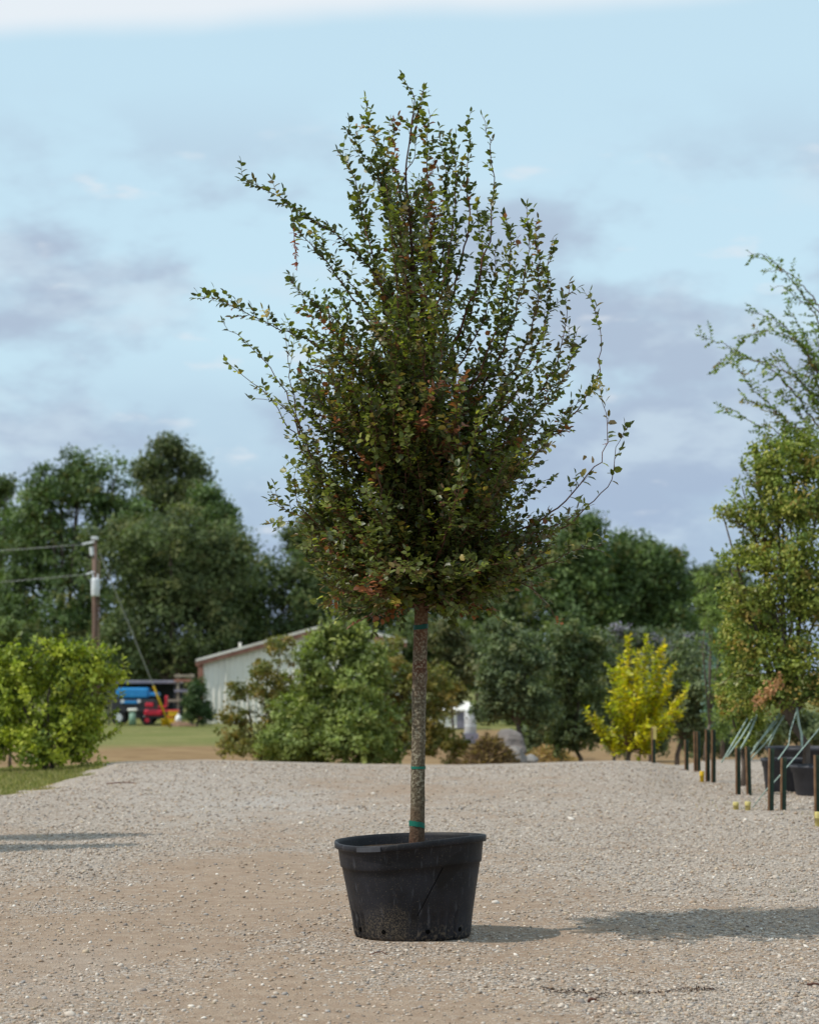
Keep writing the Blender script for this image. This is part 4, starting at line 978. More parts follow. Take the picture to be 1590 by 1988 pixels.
# ------------------------------------------------------------------ metal barn
def gz(px, d): return zgf(at(px, 1400, d).x, d)
M_WALL = mat('cream metal siding', (0.82, 0.80, 0.74), 0.5, 0.4, (0.76, 0.74, 0.68), 1.5, stretch=(1, 1, 0.2))
M_TRIM = mat('rust brown trim', (0.27, 0.12, 0.085), 0.55, 0.4, (0.34, 0.17, 0.12), 3)
M_ROOF = mat('white metal roof', (0.76, 0.73, 0.67), 0.45, 0.4, (0.62, 0.58, 0.52), 2)
BD = 126.0; YAW = R(4)
bl = at(389, 1400, BD); bl.z = -1.24
ux = Vector((math.cos(YAW), math.sin(YAW), 0)); uy = Vector((-math.sin(YAW), math.cos(YAW), 0))
def t_for(px):
    a = (px - 795) / F
    return (a * bl.y - bl.x) / (ux.x - a * ux.y)
BW = t_for(780); TR_ = t_for(648)
def z_at(px, py, t): return at(px, py, (bl + ux * t).y).z
z0, z1, z2 = z_at(389, 1283, 0), z_at(648, 1213, TR_), z_at(780, 1246, BW)
def roof_z(t): return z0 + (z1 - z0) * t / TR_ if t < TR_ else z1 + (z2 - z1) * (t - TR_) / (BW - TR_)
barn = empty('metal_barn', bl, 'cream metal barn with rust-brown trim and white roof edge behind the trees', 'barn')
pw = 0.915; npan = int(math.ceil(BW / pw))
for i in range(npan):
    a, b = i * pw + 0.004, min(BW, (i + 1) * pw) - 0.004
    prof_ = [(a, 0), (a + .05, 0)]
    for r_ in (0.10, 0.40, 0.70):
        prof_ += [(a + r_, 0), (a + r_ + .02, -.045), (a + r_ + .07, -.045), (a + r_ + .09, 0)]
    prof_ = [q for q in prof_ if q[0] < b] + [(b, 0)]
    V, Fc = [], []
    for t_, o_ in prof_:
        p = bl + ux * t_ + uy * o_
        V += [Vector((p.x, p.y, -1.30)), Vector((p.x, p.y, roof_z(t_) - 0.12))]
    for j in range(len(prof_) - 1): Fc.append((2 * j, 2 * j + 2, 2 * j + 3, 2 * j + 1))
    MB().add(V, Fc).build('wall_panel', M_WALL, barn)
DEPTH = 9
def slab(name, t0, t1, za, zb, d0, d1, th, m, parent, lift=0.0):
    V = []
    for t_, z_ in ((t0, za), (t1, zb)):
        for dd in (d0, d1):
            p = bl + ux * t_ + uy * dd
            V += [Vector((p.x, p.y, z_ + lift)), Vector((p.x, p.y, z_ + lift - th))]
    return MB().add(V, [(0, 2, 6, 4), (1, 5, 7, 3), (0, 4, 5, 1), (2, 3, 7, 6), (0, 1, 3, 2), (4, 6, 7, 5)]).build(name, m, parent)
def ext(t): return roof_z(max(0, min(BW, t))) - (0.27 * 0.25 if t < 0 or t > BW else 0)
roof = slab('roof', -0.25, TR_, ext(-.25), z1, -0.35, DEPTH, 0.14, M_ROOF, barn, 0.16)
slab('roof', TR_, BW + 0.25, z1, ext(BW + .25), -0.35, DEPTH, 0.14, M_ROOF, barn, 0.16)
slab('fascia', -0.25, TR_, ext(-.25), z1, -0.30, -0.22, 0.24, M_TRIM, barn, 0.015)
slab('fascia', TR_, BW + 0.25, z1, ext(BW + .25), -0.30, -0.22, 0.24, M_TRIM, barn, 0.015)
def bpt(t, dd, z): p = bl + ux * t + uy * dd; return Vector((p.x, p.y, z))
MB().box(bpt(0.02, -0.07, (z0 - 1.3) / 2), (0.30, 0.06, z0 + 1.1), YAW).build('corner_trim', M_TRIM, barn)
V = [bpt(0, 0.02, -1.3), bpt(0, DEPTH, -1.3), bpt(0, DEPTH, z0 - .1), bpt(0, 0.02, z0 - .1), bpt(BW, 0.02, -1.3), bpt(BW, DEPTH, -1.3), bpt(BW, DEPTH, z2 - .1), bpt(BW, 0.02, z2 - .1), bpt(TR_, DEPTH, z1 - .1)]
MB().add(V, [(0, 3, 2, 1), (4, 5, 6, 7), (1, 2, 8, 6, 5)]).build('side_wall', M_WALL, barn)
MB().tube([bpt(t_for(467), 0.6, roof_z(t_for(467)) + .1), bpt(t_for(467), 0.6, roof_z(t_for(467)) + .42)], 0.07, 8).build('vent_pipe', M_ROOF, barn)
tube_x = t_for(440)
MB().tube([bpt(tube_x, -.12, -1.2), bpt(tube_x, -.12, roof_z(tube_x) - .3)], 0.035, 6).build('downspout', M_WALL, barn)
MB().tube([bpt(t_for(650), 1.5, z1), bpt(t_for(650), 1.5, z1 + 1.7)], 0.035, 8).build('flue', mat('galvanised', (0.25, 0.26, 0.28), 0.4, 0.5), barn)

# ------------------------------------------------------------------ utility pole, wires, guy
M_POLE = mat('weathered pole wood', (0.12, 0.075, 0.06), 0.9, 0.1, (0.18, 0.125, 0.10), 5, bump=.4, stretch=(1, 1, .15))
M_GALV = mat('pale grey enamel', (0.62, 0.65, 0.68), 0.4, 0.5, (0.55, 0.57, 0.60), 4)
M_WIRE = mat('cable', (0.10, 0.10, 0.10), 0.6, 0.3)
M_WIRE2 = mat('bare aluminium cable', (0.42, 0.42, 0.44), 0.5, 0.4)
M_YEL = mat('yellow plastic', (0.62, 0.40, 0.01), 0.5, 0.4, (0.52, 0.32, 0.01), 5)
PD = 108.0
pb = at(186, 1400, PD); pb.z = gz(186, PD)
ptop = at(184.5, 1046, PD)
pole = empty('utility_pole', pb, 'brown wooden utility pole carrying a grey transformer', 'utility pole')
MB().tube([pb - Vector((0, 0, .3)), pb.lerp(ptop, .5), ptop], [0.16, 0.14, 0.115], 12).build('pole', M_POLE, pole, True)
tcn_ = at(186, 1140, PD - 0.32)
tr = MB().lathe([(0.0, 0.42), (0.14, 0.42), (0.19, 0.38), (0.20, 0.34), (0.20, -0.36), (0.18, -0.42), (0.0, -0.42)], tcn_, 20).build('transformer', M_GALV, pole, True)
for dx_ in (-.1, .1): MB().tube([tcn_ + Vector((dx_, 0, .40)), tcn_ + Vector((dx_ * 1.2, 0, .62))], [.04, .025], 8).build('bushing', M_GALV, tr)
br = MB(); br.tube([at(184, 1052, PD - .12), at(160, 1057, PD - .12)], .05, 8); br.tube([at(178, 1062, PD - .1), at(180, 1078, PD - .1)], .10, 8); br.build('insulator', M_GALV, pole)
MB().box(at(184.5, 1045, PD), (.3, .3, .16), 0, .03).build('cap', M_GALV, pole)
MB().tube([at(184, 1110, PD - .12), at(168, 1115, PD - .12)], .04, 8).build('bracket', M_GALV, pole)
MB().tube([at(194, 1085, PD - .1), at(193, 1160, PD - .1), at(193, 1260, PD - .15), at(192, 1400, PD - .15)], .03, 6).build('conduit', M_POLE, pole)
def wire(label, a, b, sag, m, r=.010):
    mb = MB(); pts = [a.lerp(b, t) - Vector((0, 0, sag * 4 * t * (1 - t))) for t in np.linspace(0, 1, 24)]
    off = a; mb.tube(pts, r, 5); o = mb.build('power_line', m, None, True, off); return tag(o, label, 'power line', 'lines running left from the pole')
wire('upper overhead line running left from the top of the pole', at(161, 1057, PD - .12), at(-1200, 1040, 125), .9, M_WIRE2)
wire('lower overhead line running left from the pole above the transformer', at(168, 1115, PD - .12), at(-1200, 1120, 122), .9, M_WIRE2)
ga, gb = at(195, 1075, PD), at(331, 1402, 114)
gb.z = -1.2
guy = empty('guy_wire', gb, 'slanting guy wire with a yellow guard anchored before the shelter', 'guy wire')
MB().tube([ga, gb], .022, 5).build('cable', M_WIRE2, guy)
MB().tube([gb, gb.lerp(ga, .245)], .055, 8).build('guard', M_YEL, guy, True)

# ------------------------------------------------------------------ shelter and machines by the barn
SD = 121.0; SZ = -1.22; S = ppm(SD)
def sp_(px, py, dd=0): return at(px, py, SD + dd)
M_SLATE = mat('slate grey roof sheet', (0.17, 0.16, 0.21), 0.5, 0.4, (0.22, 0.21, 0.26), 2)
M_DARK = mat('dark steel', (0.03, 0.03, 0.035), 0.5, 0.4)
M_BLUE = mat('blue paint', (0.012, 0.19, 0.48), 0.4, 0.5, (0.02, 0.24, 0.54), 3)
M_RED = mat('red paint', (0.50, 0.012, 0.035), 0.35, 0.5, (0.36, 0.01, 0.03), 4)
M_WOOD = mat('weathered lumber', (0.27, 0.23, 0.18), 0.85, 0.15, (0.36, 0.31, 0.25), 5, stretch=(1, 1, .2))
M_RUB = mat('tyre rubber', (0.02, 0.02, 0.022), 0.8, 0.2)
M_GRN = mat('pale green enamel', (0.20, 0.32, 0.24), 0.5, 0.4)
M_WHITE = mat('white plastic', (0.78, 0.78, 0.76), 0.5, 0.4, (0.68, 0.68, 0.66), 3)
c = sp_(283, 1324, 2)
sh = empty('shelter', (c.x, SD + 2, SZ), 'low open shelter with a thin slate-grey roof left of the barn', 'shelter')
w_ = (348 - 212) / S
MB().box(Vector((c.x, SD + 2, c.z)), (w_, 3.6, 0.16), 0, .03).build('roof', M_SLATE, sh)
for sx in (-1, 1):
    for dy_ in (-1.6, 1.6):
        MB().tube([(c.x + sx * (w_ / 2 - .12), SD + 2 + dy_, SZ - .1), (c.x + sx * (w_ / 2 - .12), SD + 2 + dy_, c.z - .08)], .045, 6).build('post', M_DARK, sh)
MB().box(Vector((c.x, SD + 3.75, (c.z + SZ) / 2 + .1)), (w_, .05, c.z - SZ - .3)).build('back_panel', mat('dark back sheet', (0.035, 0.04, 0.045), .7, .2), sh)
def wheel(root, p, r, w, m_rim):
    wv = MB().tube([p + Vector((0, -w / 2, 0)), p + Vector((0, w / 2, 0))], r, 18).build('wheel', M_RUB, root, False)
    MB().tube([p + Vector((0, -w / 2 - .012, 0)), p + Vector((0, w / 2 + .012, 0))], r * .55, 14).build('rim', m_rim, wv)
# blue machine under the roof
c = sp_(262, 1372, 0.6)
bm_ = empty('utility_cart', (c.x, SD + 0.6, SZ), 'blue-bodied machine parked under the slate-grey shelter roof', 'vehicle')
MB().box(Vector((c.x - .05, SD + 0.6, SZ + 1.62)), (1.7, 1.3, .55), 0, .10).box(Vector((c.x + .85, SD + 0.6, SZ + 1.55)), (.9, 1.2, .22), 0, .06).build('hood', M_BLUE, bm_)
MB().box(Vector((c.x, SD + 0.6, SZ + .95)), (2.3, 1.25, .72), 0, .08).build('chassis', M_DARK, bm_)
MB().box(Vector((c.x - .2, SD - .07, SZ + 1.15)), (.9, .05, .16), 0, .02).build('side_stripe', M_BLUE, bm_)
for dx_ in (-.75, .75):
    for dy_ in (-.62, .62): wheel(bm_, Vector((c.x + dx_, SD + 0.6 + dy_, SZ + .36)), .38, .22, M_GALV)
for dx_ in (-.55, .3): MB().tube([(c.x + dx_, SD - .065, SZ + 1.2), (c.x + dx_, SD - .10, SZ + 1.2)], .10, 12).build('lamp', M_GALV, bm_)
# red tractor
c = sp_(305, 1380, -.6)
rt = empty('red_tractor', (c.x, SD - .6, SZ), 'red machine with an upright seat in front of the shelter', 'tractor')
y0 = SD - .6
MB().box(Vector((c.x - .15, y0, SZ + .62)), (.95, .62, .34), 0, .09).build('hood', M_RED, rt)
MB().box(Vector((c.x + .15, y0, SZ + .42)), (1.5, .5, .16), 0, .03).build('chassis', M_DARK, rt)
MB().box(Vector((c.x + .75, y0, SZ + .66)), (.8, .7, .22), 0, .06).build('fender', M_RED, rt)
st = MB().box(Vector((c.x + .30, y0, SZ + .92)), (.42, .5, .12), 0, .04).build('seat', M_RED, rt)
MB().box(Vector((c.x + .50, y0, SZ + 1.22)), (.14, .48, .55), 0, .05).build('seat_back', M_RED, st)
MB().tube([(c.x - .15, y0, SZ + .75), (c.x - .02, y0, SZ + 1.12)], .025, 6).tube([(c.x - .02 + .17 * math.cos(a) * .4, y0 + .17 * math.sin(a), SZ + 1.12 + .05 * math.cos(a)) for a in np.linspace(0, 2 * math.pi, 13)], .018, 6).build('steering_wheel', M_DARK, rt)
MB().box(Vector((c.x - .35, y0 - .34, SZ + 1.02)), (.42, .10, .22), 0, .04).build('mirror_housing', M_RED, rt)
for dx_, r_ in ((-.45, .24), (.72, .36)):
    for dy_ in (-.36, .36): wheel(rt, Vector((c.x + dx_, y0 + dy_, SZ + r_)), r_, .18, M_RED)
# small items
c = sp_(258, 1386, -1.2)
q = empty('green_pedestal', (c.x, SD - 1.2, SZ), 'pale green pedestal with a cream top before the blue machine', 'pedestal')
MB().tube([(c.x, SD - 1.2, SZ), (c.x, SD - 1.2, SZ + .70)], [.20, .16], 12).build('column', M_GRN, q, True)
MB().box(Vector((c.x, SD - 1.2, SZ + .78)), (.48, .4, .14), 0, .04).build('top', M_WALL, q)
c = sp_(336, 1388, -.9)
for k_, (dz, lab) in enumerate(((.22, 'lower yellow crate stacked beside the red machine'), (.56, 'upper yellow crate stacked beside the red machine'))):
    q = empty('yellow_crate', (c.x + .03 * k_, SD - .9, SZ + dz - .16), lab, 'crate', 'stacked yellow crates')
    MB().box(Vector((c.x + .03 * k_, SD - .9, SZ + dz)), (.5, .4, .25), 0, .02).build('body', M_YEL, q)
    MB().box(Vector((c.x + .03 * k_, SD - .9, SZ + dz + .14)), (.54, .44, .03), 0, .01).build('rim', M_YEL, q)
c = sp_(320, 1398, -2)
q = empty('yellow_bucket', (c.x, SD - 2, SZ), 'squat yellow bucket on the grass before the red machine', 'bucket')
MB().lathe([(0.0, 0.0), (.15, 0), (.18, .30), (.195, .30), (.195, .33), (.17, .33), (.14, .03), (0, .03)], (c.x, SD - 2, SZ), 20).build('body', M_YEL, q, True)
MB().tube([(c.x + .18 * math.cos(a), SD - 2.02, SZ + .31 - .12 * math.sin(a)) for a in np.linspace(0, math.pi, 9)], .008, 5).build('handle', M_DARK, q)
c = sp_(347, 1387, -1.4)
q = empty('white_jug', (c.x, SD - 1.4, SZ + .12), 'round white jug at the foot of the lumber rack', 'jug')
MB().lathe([(0, 0), (.13, .01), (.17, .12), (.17, .26), (.10, .36), (.05, .38), (.05, .43), (0, .43)], (c.x, SD - 1.4, SZ + .12), 18).build('body', M_WHITE, q, True)
MB().tube([(c.x, SD - 1.4, SZ + .54), (c.x, SD - 1.4, SZ + .59)], .055, 10).build('cap', M_WHITE, q)
c = sp_(352, 1398, -1.6)
mb = MB(); V = []; Fc = []
for i in range(7):
    for k_ in range(20):
        a = 2 * math.pi * k_ / 20; r_ = .75 * i / 6
        V.append((c.x + r_ * math.cos(a) * 1.1, SD - 1.6 + r_ * math.sin(a) * .7, SZ - .03 + .24 * (1 - (i / 6) ** 1.6) + rng.uniform(-.02, .02)))
for i in range(6):
    for k_ in range(20): Fc.append((i * 20 + k_, i * 20 + (k_ + 1) % 20, (i + 1) * 20 + (k_ + 1) % 20, (i + 1) * 20 + k_))
o = mb.add(V, Fc).build('dirt_mound', mat('bare soil', (0.24, 0.15, 0.10), .95, .1, (0.17, 0.11, 0.07), 9, bump=.8), None, True, (c.x, SD - 1.6, SZ)); tag(o, 'small heap of brown earth at the foot of the guy wire guard', 'dirt heap')
c = sp_(345, 1350, 0)
rk = empty('lumber_rack', (c.x, SD, SZ), 'weathered wooden rack with crossbars left of the barn corner', 'rack')
for px_ in (346, 372): MB().box(Vector((sp_(px_, 1350).x, SD + .02, SZ + 1.28)), (.13, .12, 2.66)).build('post', M_WOOD, rk)
for py_, m_ in ((1312, M_WOOD), (1321, M_TRIM), (1341, M_SLATE), (1360, M_WOOD)):
    MB().box(Vector((sp_(359 if py_ != 1360 else 341, py_).x, SD - .10, sp_(0, py_).z)), (1.05 if py_ != 1360 else .75, .09, .14)).build('crossbar', m_, rk)
mid_tree('leafy_shrub', 'dark green cone-shaped shrub at the left corner of the barn', 'shrub', 383, [(384, 1335, 18, 24), (382, 1365, 28, 26), (386, 1385, 30, 18), (405, 1388, 12, 12)], 118, [(0.035, 0.06, 0.024), (0.05, 0.08, 0.03)], [.5, .5], n_clump=160, per=26, crad=.2, leaf=.14, trunk=.05)

# ------------------------------------------------------------------ pale shed, tank and piles right of the elm trunk
c = at(885, 1385, 112); gq = gz(885, 112)
q = empty('pale_shed', (c.x, 112, gq), 'low pale shed with a light roof seen behind the olive-brown tree', 'shed')
MB().box(Vector((c.x - .2, 113.2, gq + .45)), (2.1, 1.8, .9), 0, .01).build('wall', M_WALL, q)
MB().add([(c.x - 1.45, 112.1, gq + .88), (c.x + 1.05, 112.1, gq + .88), (c.x + .75, 113.2, gq + 1.28), (c.x - 1.15, 113.2, gq + 1.28), (c.x + 1.05, 114.3, gq + .88), (c.x - 1.45, 114.3, gq + .88)], [(0, 1, 2, 3), (3, 2, 4, 5), (0, 3, 5), (1, 4, 2)]).build('roof', M_ROOF, q)
MB().box(Vector((c.x + .3, 112.27, gq + .40)), (.5, .05, .76)).build('door', M_SLATE, q)
c = at(913, 1400, 90); gq = gz(913, 90); zt = at(913, 1376, 90).z; zb = at(913, 1424, 90).z
q = empty('white_tank', (c.x, 90, zb), 'upright whitish tank beside the pale shed', 'tank')
MB().lathe([(0, 0), (.21, 0), (.23, .03), (.23, zt - zb - .16), (.18, zt - zb - .06), (.08, zt - zb - .02), (0, zt - zb - .02)], (c.x, 90, zb), 24).build('shell', mat('dull white tank', (0.48, 0.49, 0.50), .6, .3, (0.40, 0.40, 0.40), 4), q, True)
MB().tube([(c.x, 90, zt - .04), (c.x, 90, zt + .05)], .07, 10).build('lid', M_GALV, q)
for zz in (.3, .6): MB().lathe([(.235, zb + zz - .02), (.242, zb + zz), (.235, zb + zz + .02)], (c.x, 90, 0), 24).build('band', M_GALV, q)
MB().box(Vector((c.x, 90, (zb + gq) / 2 - .05)), (.6, .6, zb - gq + .1)).build('base', M_SLATE, q)
def pile(name, label, cat, px, py, d, w, h, n_, size, pal, mat_=M_STONE, blades=False):
    c = at(px, py, d); g_ = zgf(c.x, d)
    n_ = int(n_); u = rng.normal(0, .42, (n_, 2)); rr = np.hypot(u[:, 0], u[:, 1])
    x_ = c.x + u[:, 0] * w / 2; y_ = d + u[:, 1] * w / 2
    top = h * np.clip(1 - rr ** 1.5, 0, 1); z_ = g_ + top * rng.random(n_) ** .4
    col = np.array(pal)[rng.integers(0, len(pal), n_)] * rng.uniform(.7, 1.3, (n_, 1))
    D = rng.normal(size=(n_, 3)); D[:, 2] = np.abs(D[:, 2]) * .5
    V, Fq = leaf_mesh(np.stack([x_, y_, z_], 1), D, rng.normal(size=(n_, 3)), size * rng.uniform(.5, 1.5, n_), size * .25 * rng.uniform(.5, 1.4, n_), DT, DF)
    root = empty(name, (c.x, d, g_), label, cat)
    o = link('dry_stalks', np_mesh('dry_stalks', V - np.array([c.x, d, g_]), Fq, M_GRASS, np.repeat(col, 4, 0)), root); o['kind'] = 'stuff'
    V2, F2 = [], []
    for i in range(8):
        for k_ in range(18):
            a = 2 * math.pi * k_ / 18; r_ = i / 7
            V2.append((c.x + w * .5 * r_ * math.cos(a), d + w * .4 * r_ * math.sin(a), g_ - .05 + h * .85 * (1 - r_ ** 1.7) + rng.uniform(-.03, .03)))
    for i in range(7):
        for k_ in range(18): F2.append((i * 18 + k_, i * 18 + (k_ + 1) % 18, (i + 1) * 18 + (k_ + 1) % 18, (i + 1) * 18 + k_))
    MB().add(V2, F2).build('heap', mat('heap soil', (0.14, 0.095, 0.06), .95, .1, (0.20, 0.14, 0.09), 6, bump=.8), root, True)
    return root
pile('brush_pile', 'brown heap of dry brush beside the small oak trunk', 'brush pile', 950, 1465, 46, 1.2, .62, 2600, .16, [(0.20, 0.13, 0.07), (0.27, 0.19, 0.10), (0.12, 0.08, 0.05)])
pile('brush_pile', 'straw-coloured heap of cut grass behind the oak trunks', 'brush pile', 1065, 1465, 60, 2.2, .75, 2200, .18, [(0.36, 0.22, 0.10), (0.30, 0.2, 0.09), (0.42, 0.30, 0.14)])
def boulder(label, px, py, d, r, pal):
    bm = bmesh.new(); bmesh.ops.create_icosphere(bm, subdivisions=3, radius=1)
    ph = rng.uniform(0, 6, 3)
    for v in bm.verts:
        f = 1 + .14 * math.sin(v.co.x * 3.1 + ph[0]) + .12 * math.sin(v.co.y * 4 + ph[1]) + .1 * math.sin(v.co.z * 5 + ph[2]) + rng.uniform(-.02, .02)
        v.co = v.co * f; v.co.x *= r * 1.25; v.co.y *= r; v.co.z *= r * .75
    me = bpy.data.meshes.new('boulder'); bm.to_mesh(me); bm.free()
    me.materials.append(mat('grey rock', pal, .9, .2, tuple(a * 1.5 for a in pal), 3, bump=.8, bscale=6))
    p = at(px, py, d); o = link('boulder', me, None, (p.x, d, p.z)); o.rotation_euler = (0, rng.uniform(-.4, .4), rng.uniform(0, 6)); tag(o, label, 'boulder', 'boulders behind the gravel crest')
boulder('upper grey boulder resting on the brush pile', 988, 1447, 47.5, .33, (0.16, 0.14, 0.13))
boulder('lower grey boulder left of the small oak trunk', 992, 1474, 46.5, .30, (0.20, 0.18, 0.165))
boulder('small pale boulder right of the small oak trunk', 1028, 1478, 47, .17, (0.22, 0.21, 0.20))
# pale strip of sheeting and dry bank far right
c = at(1400, 1490, 48); o = MB()
V = []; Fc = []
for i in range(25):
    for k_ in range(7):
        a = math.pi * k_ / 6
        V.append((at(1388, 1490, 48).x + i * .020, 48 + .25 * -math.cos(a), at(1410, 1496, 48).z - .02 + .11 * math.sin(a) * (1 + .12 * math.sin(i * 1.7)) ))
for i in range(24):
    for k_ in range(6): Fc.append((i * 7 + k_, (i + 1) * 7 + k_, (i + 1) * 7 + k_ + 1, i * 7 + k_ + 1))
o = MB().add(V, Fc).build('plastic_sheeting', M_WHITE, None, True, (c.x, 48, zgf(c.x, 48))); tag(o, 'low strip of white plastic sheeting on the ground behind the stakes', 'plastic sheet')

# ------------------------------------------------------------------ stakes, pots and ties on the right
M_POST = mat('dark green steel post', (0.018, 0.045, 0.03), 0.6, 0.3, (0.035, 0.05, 0.03), 6)
M_POSTE = mat('lit rusty post edge', (0.16, 0.085, 0.045), 0.8, 0.2, (0.22, 0.13, 0.07), 9)  # rust brown, with the sunlit side's lighter tone mixed into the colour
M_PALEY = mat('pale yellow plastic', (0.52, 0.44, 0.16), 0.5, 0.4, (0.46, 0.37, 0.11), 7)
STK = {}
def stake(key, px, py0, py1, label, lean=0.0, tip=False):
    d = 1.5 * F / (py1 - 1304); b = at(px, py1, d); b.z = zgf(b.x, d); h = at(px, py0, d).z - b.z
    r = empty('steel_stake', b, label, 'stake', 'steel stakes beside the nursery trees')
    def seg(cx, cy, sx, sy, nm, m, z0=-.1, z1=h):
        V = [(b.x + cx + sx * i + lean * z, b.y + cy + sy * j, b.z + z) for z in (z0, z1) for i, j in ((-.5, -.5), (.5, -.5), (.5, .5), (-.5, .5))]
        return MB().add(V, [(3, 2, 1, 0), (4, 5, 6, 7), (0, 1, 5, 4), (1, 2, 6, 5), (2, 3, 7, 6), (3, 0, 4, 7)]).build(nm, m, r)
    seg(.012, 0, .044, .014, 'flange', M_POST); seg(-.022, -.012, .016, .045, 'web', M_POSTE)
    for i in range(int(h / .09)): seg(.012, -.011, .02, .008, 'stud', M_POST, .06 + i * .09, .085 + i * .09)
    if tip: seg(.012, -.010, .07, .035, 'painted_top', M_PALEY, h - .18, h + .02)
    STK[key] = Vector((b.x + lean * h, b.y, b.z + h)); return r
stake('A1', 1432, 1452, 1540, 'left stake of the middle pair before the olive-brown leaves')
stake('A2', 1453, 1449, 1541, 'right stake of the middle pair before the olive-brown leaves', -.02)
stake('B1', 1495, 1453, 1574, 'tall dark stake just left of the black pots, nearest pair', .02)
stake('B2', 1519, 1471, 1574, 'shorter stake in front of the black pots, right one of its pair', .02)
stake('C1', 1586, 1466, 1594, 'thick stake at the very right edge of the photo', .0)
stake('D1', 1373, 1416, 1513, 'left stake of the pair beside the yellow pipe stub')
stake('D2', 1384, 1416, 1514, 'right stake of the pair beside the yellow pipe stub', .01)
stake('E1', 1350, 1420, 1496, 'left one of two close stakes right of the yellow tree')
stake('E2', 1355, 1420, 1496, 'right one of two close stakes right of the yellow tree')
stake('E3', 1332, 1436, 1494, 'short stake nearest to the yellow tree')
stake('F1', 1268, 1413, 1487, 'thin stake with a yellow top in front of the yellow tree', 0, True)
def stub(px, py0, py1, label, m):
    d = 1.5 * F / (py1 - 1304); b = at(px, py1, d); b.z = zgf(b.x, d) - .01; h = at(px, py0, d).z - b.z
    r = empty('pipe_stub', b, label, 'pipe stub', 'yellow pipe stubs in the gravel')
    MB().lathe([(.030, -.03), (.030, h * .75), (.034, h * .75)], b, 16).build('pipe', m, r, True)
    MB().lathe([(.033, h * .6), (.033, h * .97), (.030, h), (0, h)], b, 16).build('cap', m, r, True)
stub(1428, 1557, 1571, 'left of two pale yellow pipe stubs before the middle stakes', M_PALEY)
stub(1451, 1556, 1573, 'right of two pale yellow pipe stubs before the middle stakes', M_PALEY)
stub(1362, 1497, 1514, 'bright yellow pipe stub left of a stake pair', M_YEL)
stub(1587, 1576, 1598, 'pale yellow pipe stub at the foot of the rightmost stake', M_PALEY)
def back_pot(px, py, d, r, h, label, tagged=False):
    b = at(px, py, d); b.z = zgf(b.x, d) - .005
    q = empty('nursery_pot', b, label, 'plant pot')
    MB().lathe([(r * .80, 0), (r * .83, .01), (r * .93, h * .75), (r * .97, h * .76), (r * .99, h * .9), (r * 1.04, h * .905), (r * 1.04, h), (r, h), (r * .96, h * .85)], b, 40).build('body', M_POT2, q, True)
    MB().lathe([(r * .97, h * .88), (r * .5, h * .9), (0.0, h * .91)], b, 24).build('soil', M_SOIL, q)
    if tagged:
        a = R(-100); MB().box(b + Vector((r * .95 * math.cos(a), r * .95 * math.sin(a) - .012, h * .62)), (.075, .006, .11), R(-8)).build('tag', M_WHITE, q)
    return b
back_pot(1592, 1540, 28.6, .36, .36, 'black nursery pot with a white tag behind the right stakes', True)
back_pot(1524, 1536, 29.6, .30, .42, 'black nursery pot half hidden behind the nearest stake pair')
rb = right_tree.location
back_pot(1562, 1520, 31.4, .50, .52, 'wide black nursery pot behind the two smaller ones')
M_STRAP = mat('pale green strap', (0.36, 0.46, 0.40), 0.6, 0.3, (0.28, 0.38, 0.33), 20)
def strap(label, pts, w=.008):
    mb = MB(); mb.tube(pts, w, 5); o = mb.build('tie_strap', M_STRAP, None, True, pts[0]); tag(o, label, 'strap', 'pale straps tied to the stakes')
A_ = lambda a, b, d: at(a, b, d)
SLS = ['pale strap from the left middle stake up into the leaves', 'leftmost pale strap, starting left of the middle stakes', 'pale strap just right of the leftmost one, left of the middle stakes', 'pale strap rising from the right middle stake, upper of two', 'pale strap rising from the right middle stake, lower of two', 'pale strap between the middle stakes and the tall dark stake', 'pale strap rising from the top of the tall dark stake']
for i_s, (x0, y0_, x1, y1_) in enumerate(((1432, 1462, 1470, 1385), (1400, 1480, 1450, 1395), (1410, 1470, 1462, 1392), (1453, 1470, 1512, 1385), (1456, 1475, 1526, 1384), (1462, 1452, 1508, 1400), (1490, 1450, 1520, 1388))):
    strap(SLS[i_s], [A_(x0, y0_, 28.8), A_((x0 + x1) / 2 + rng.uniform(-3, 3), (y0_ + y1_) / 2 + rng.uniform(0, 6), 28.9), A_(x1, y1_, 29)], rng.uniform(.006, .014))
strap('pale strap hanging down beside the potted tree trunk', [A_(1546, 1374, 28.8), A_(1550, 1405, 28.8), A_(1555, 1425, 28.8), A_(1556, 1450, 28.7)], .016)
strap('long pale strap running from the right edge down to a stake', [A_(1600, 1402, 28.5), A_(1550, 1462, 27), A_(1496, 1526, 25.3)], .007)
strap('pale strap running from the shorter front stake to the ground', [A_(1519, 1500, 25.3), A_(1490, 1530, 25.4), A_(1460, 1568, 25.5)], .006)
strap('pale strap looped beside the trunk above the black pots', [A_(1545, 1382, 28.6), A_(1533, 1420, 28.4), A_(1530, 1446, 28.0), A_(1510, 1474, 26)], .007)
# dead orange leaves on the low branch of the right-hand tree
n_ = 170; P_ = np.array([at(1490 + 30 * a, 1342 - 26 * a + b, 28.2 + c_) for a, b, c_ in zip(rng.uniform(-1, 1, n_) * .9, rng.normal(0, 9, n_), rng.normal(0, .12, n_))])
V, Fq = leaf_mesh(P_, rng.normal(size=(n_, 3)) - [0, 0, .6], rng.normal(size=(n_, 3)), rng.uniform(.04, .08, n_), rng.uniform(.03, .05, n_), DT, DF)
o = link('dead_leaves', np_mesh('dead_leaves', V - np.array(right_tree.location), Fq, M_FOL, np.repeat(np.array([(0.38, 0.20, 0.095)]) * rng.uniform(.6, 1.3, (n_, 1)), 4, 0)), right_tree); o['kind'] = 'stuff'
o['label'] = 'patch of dead orange leaves'
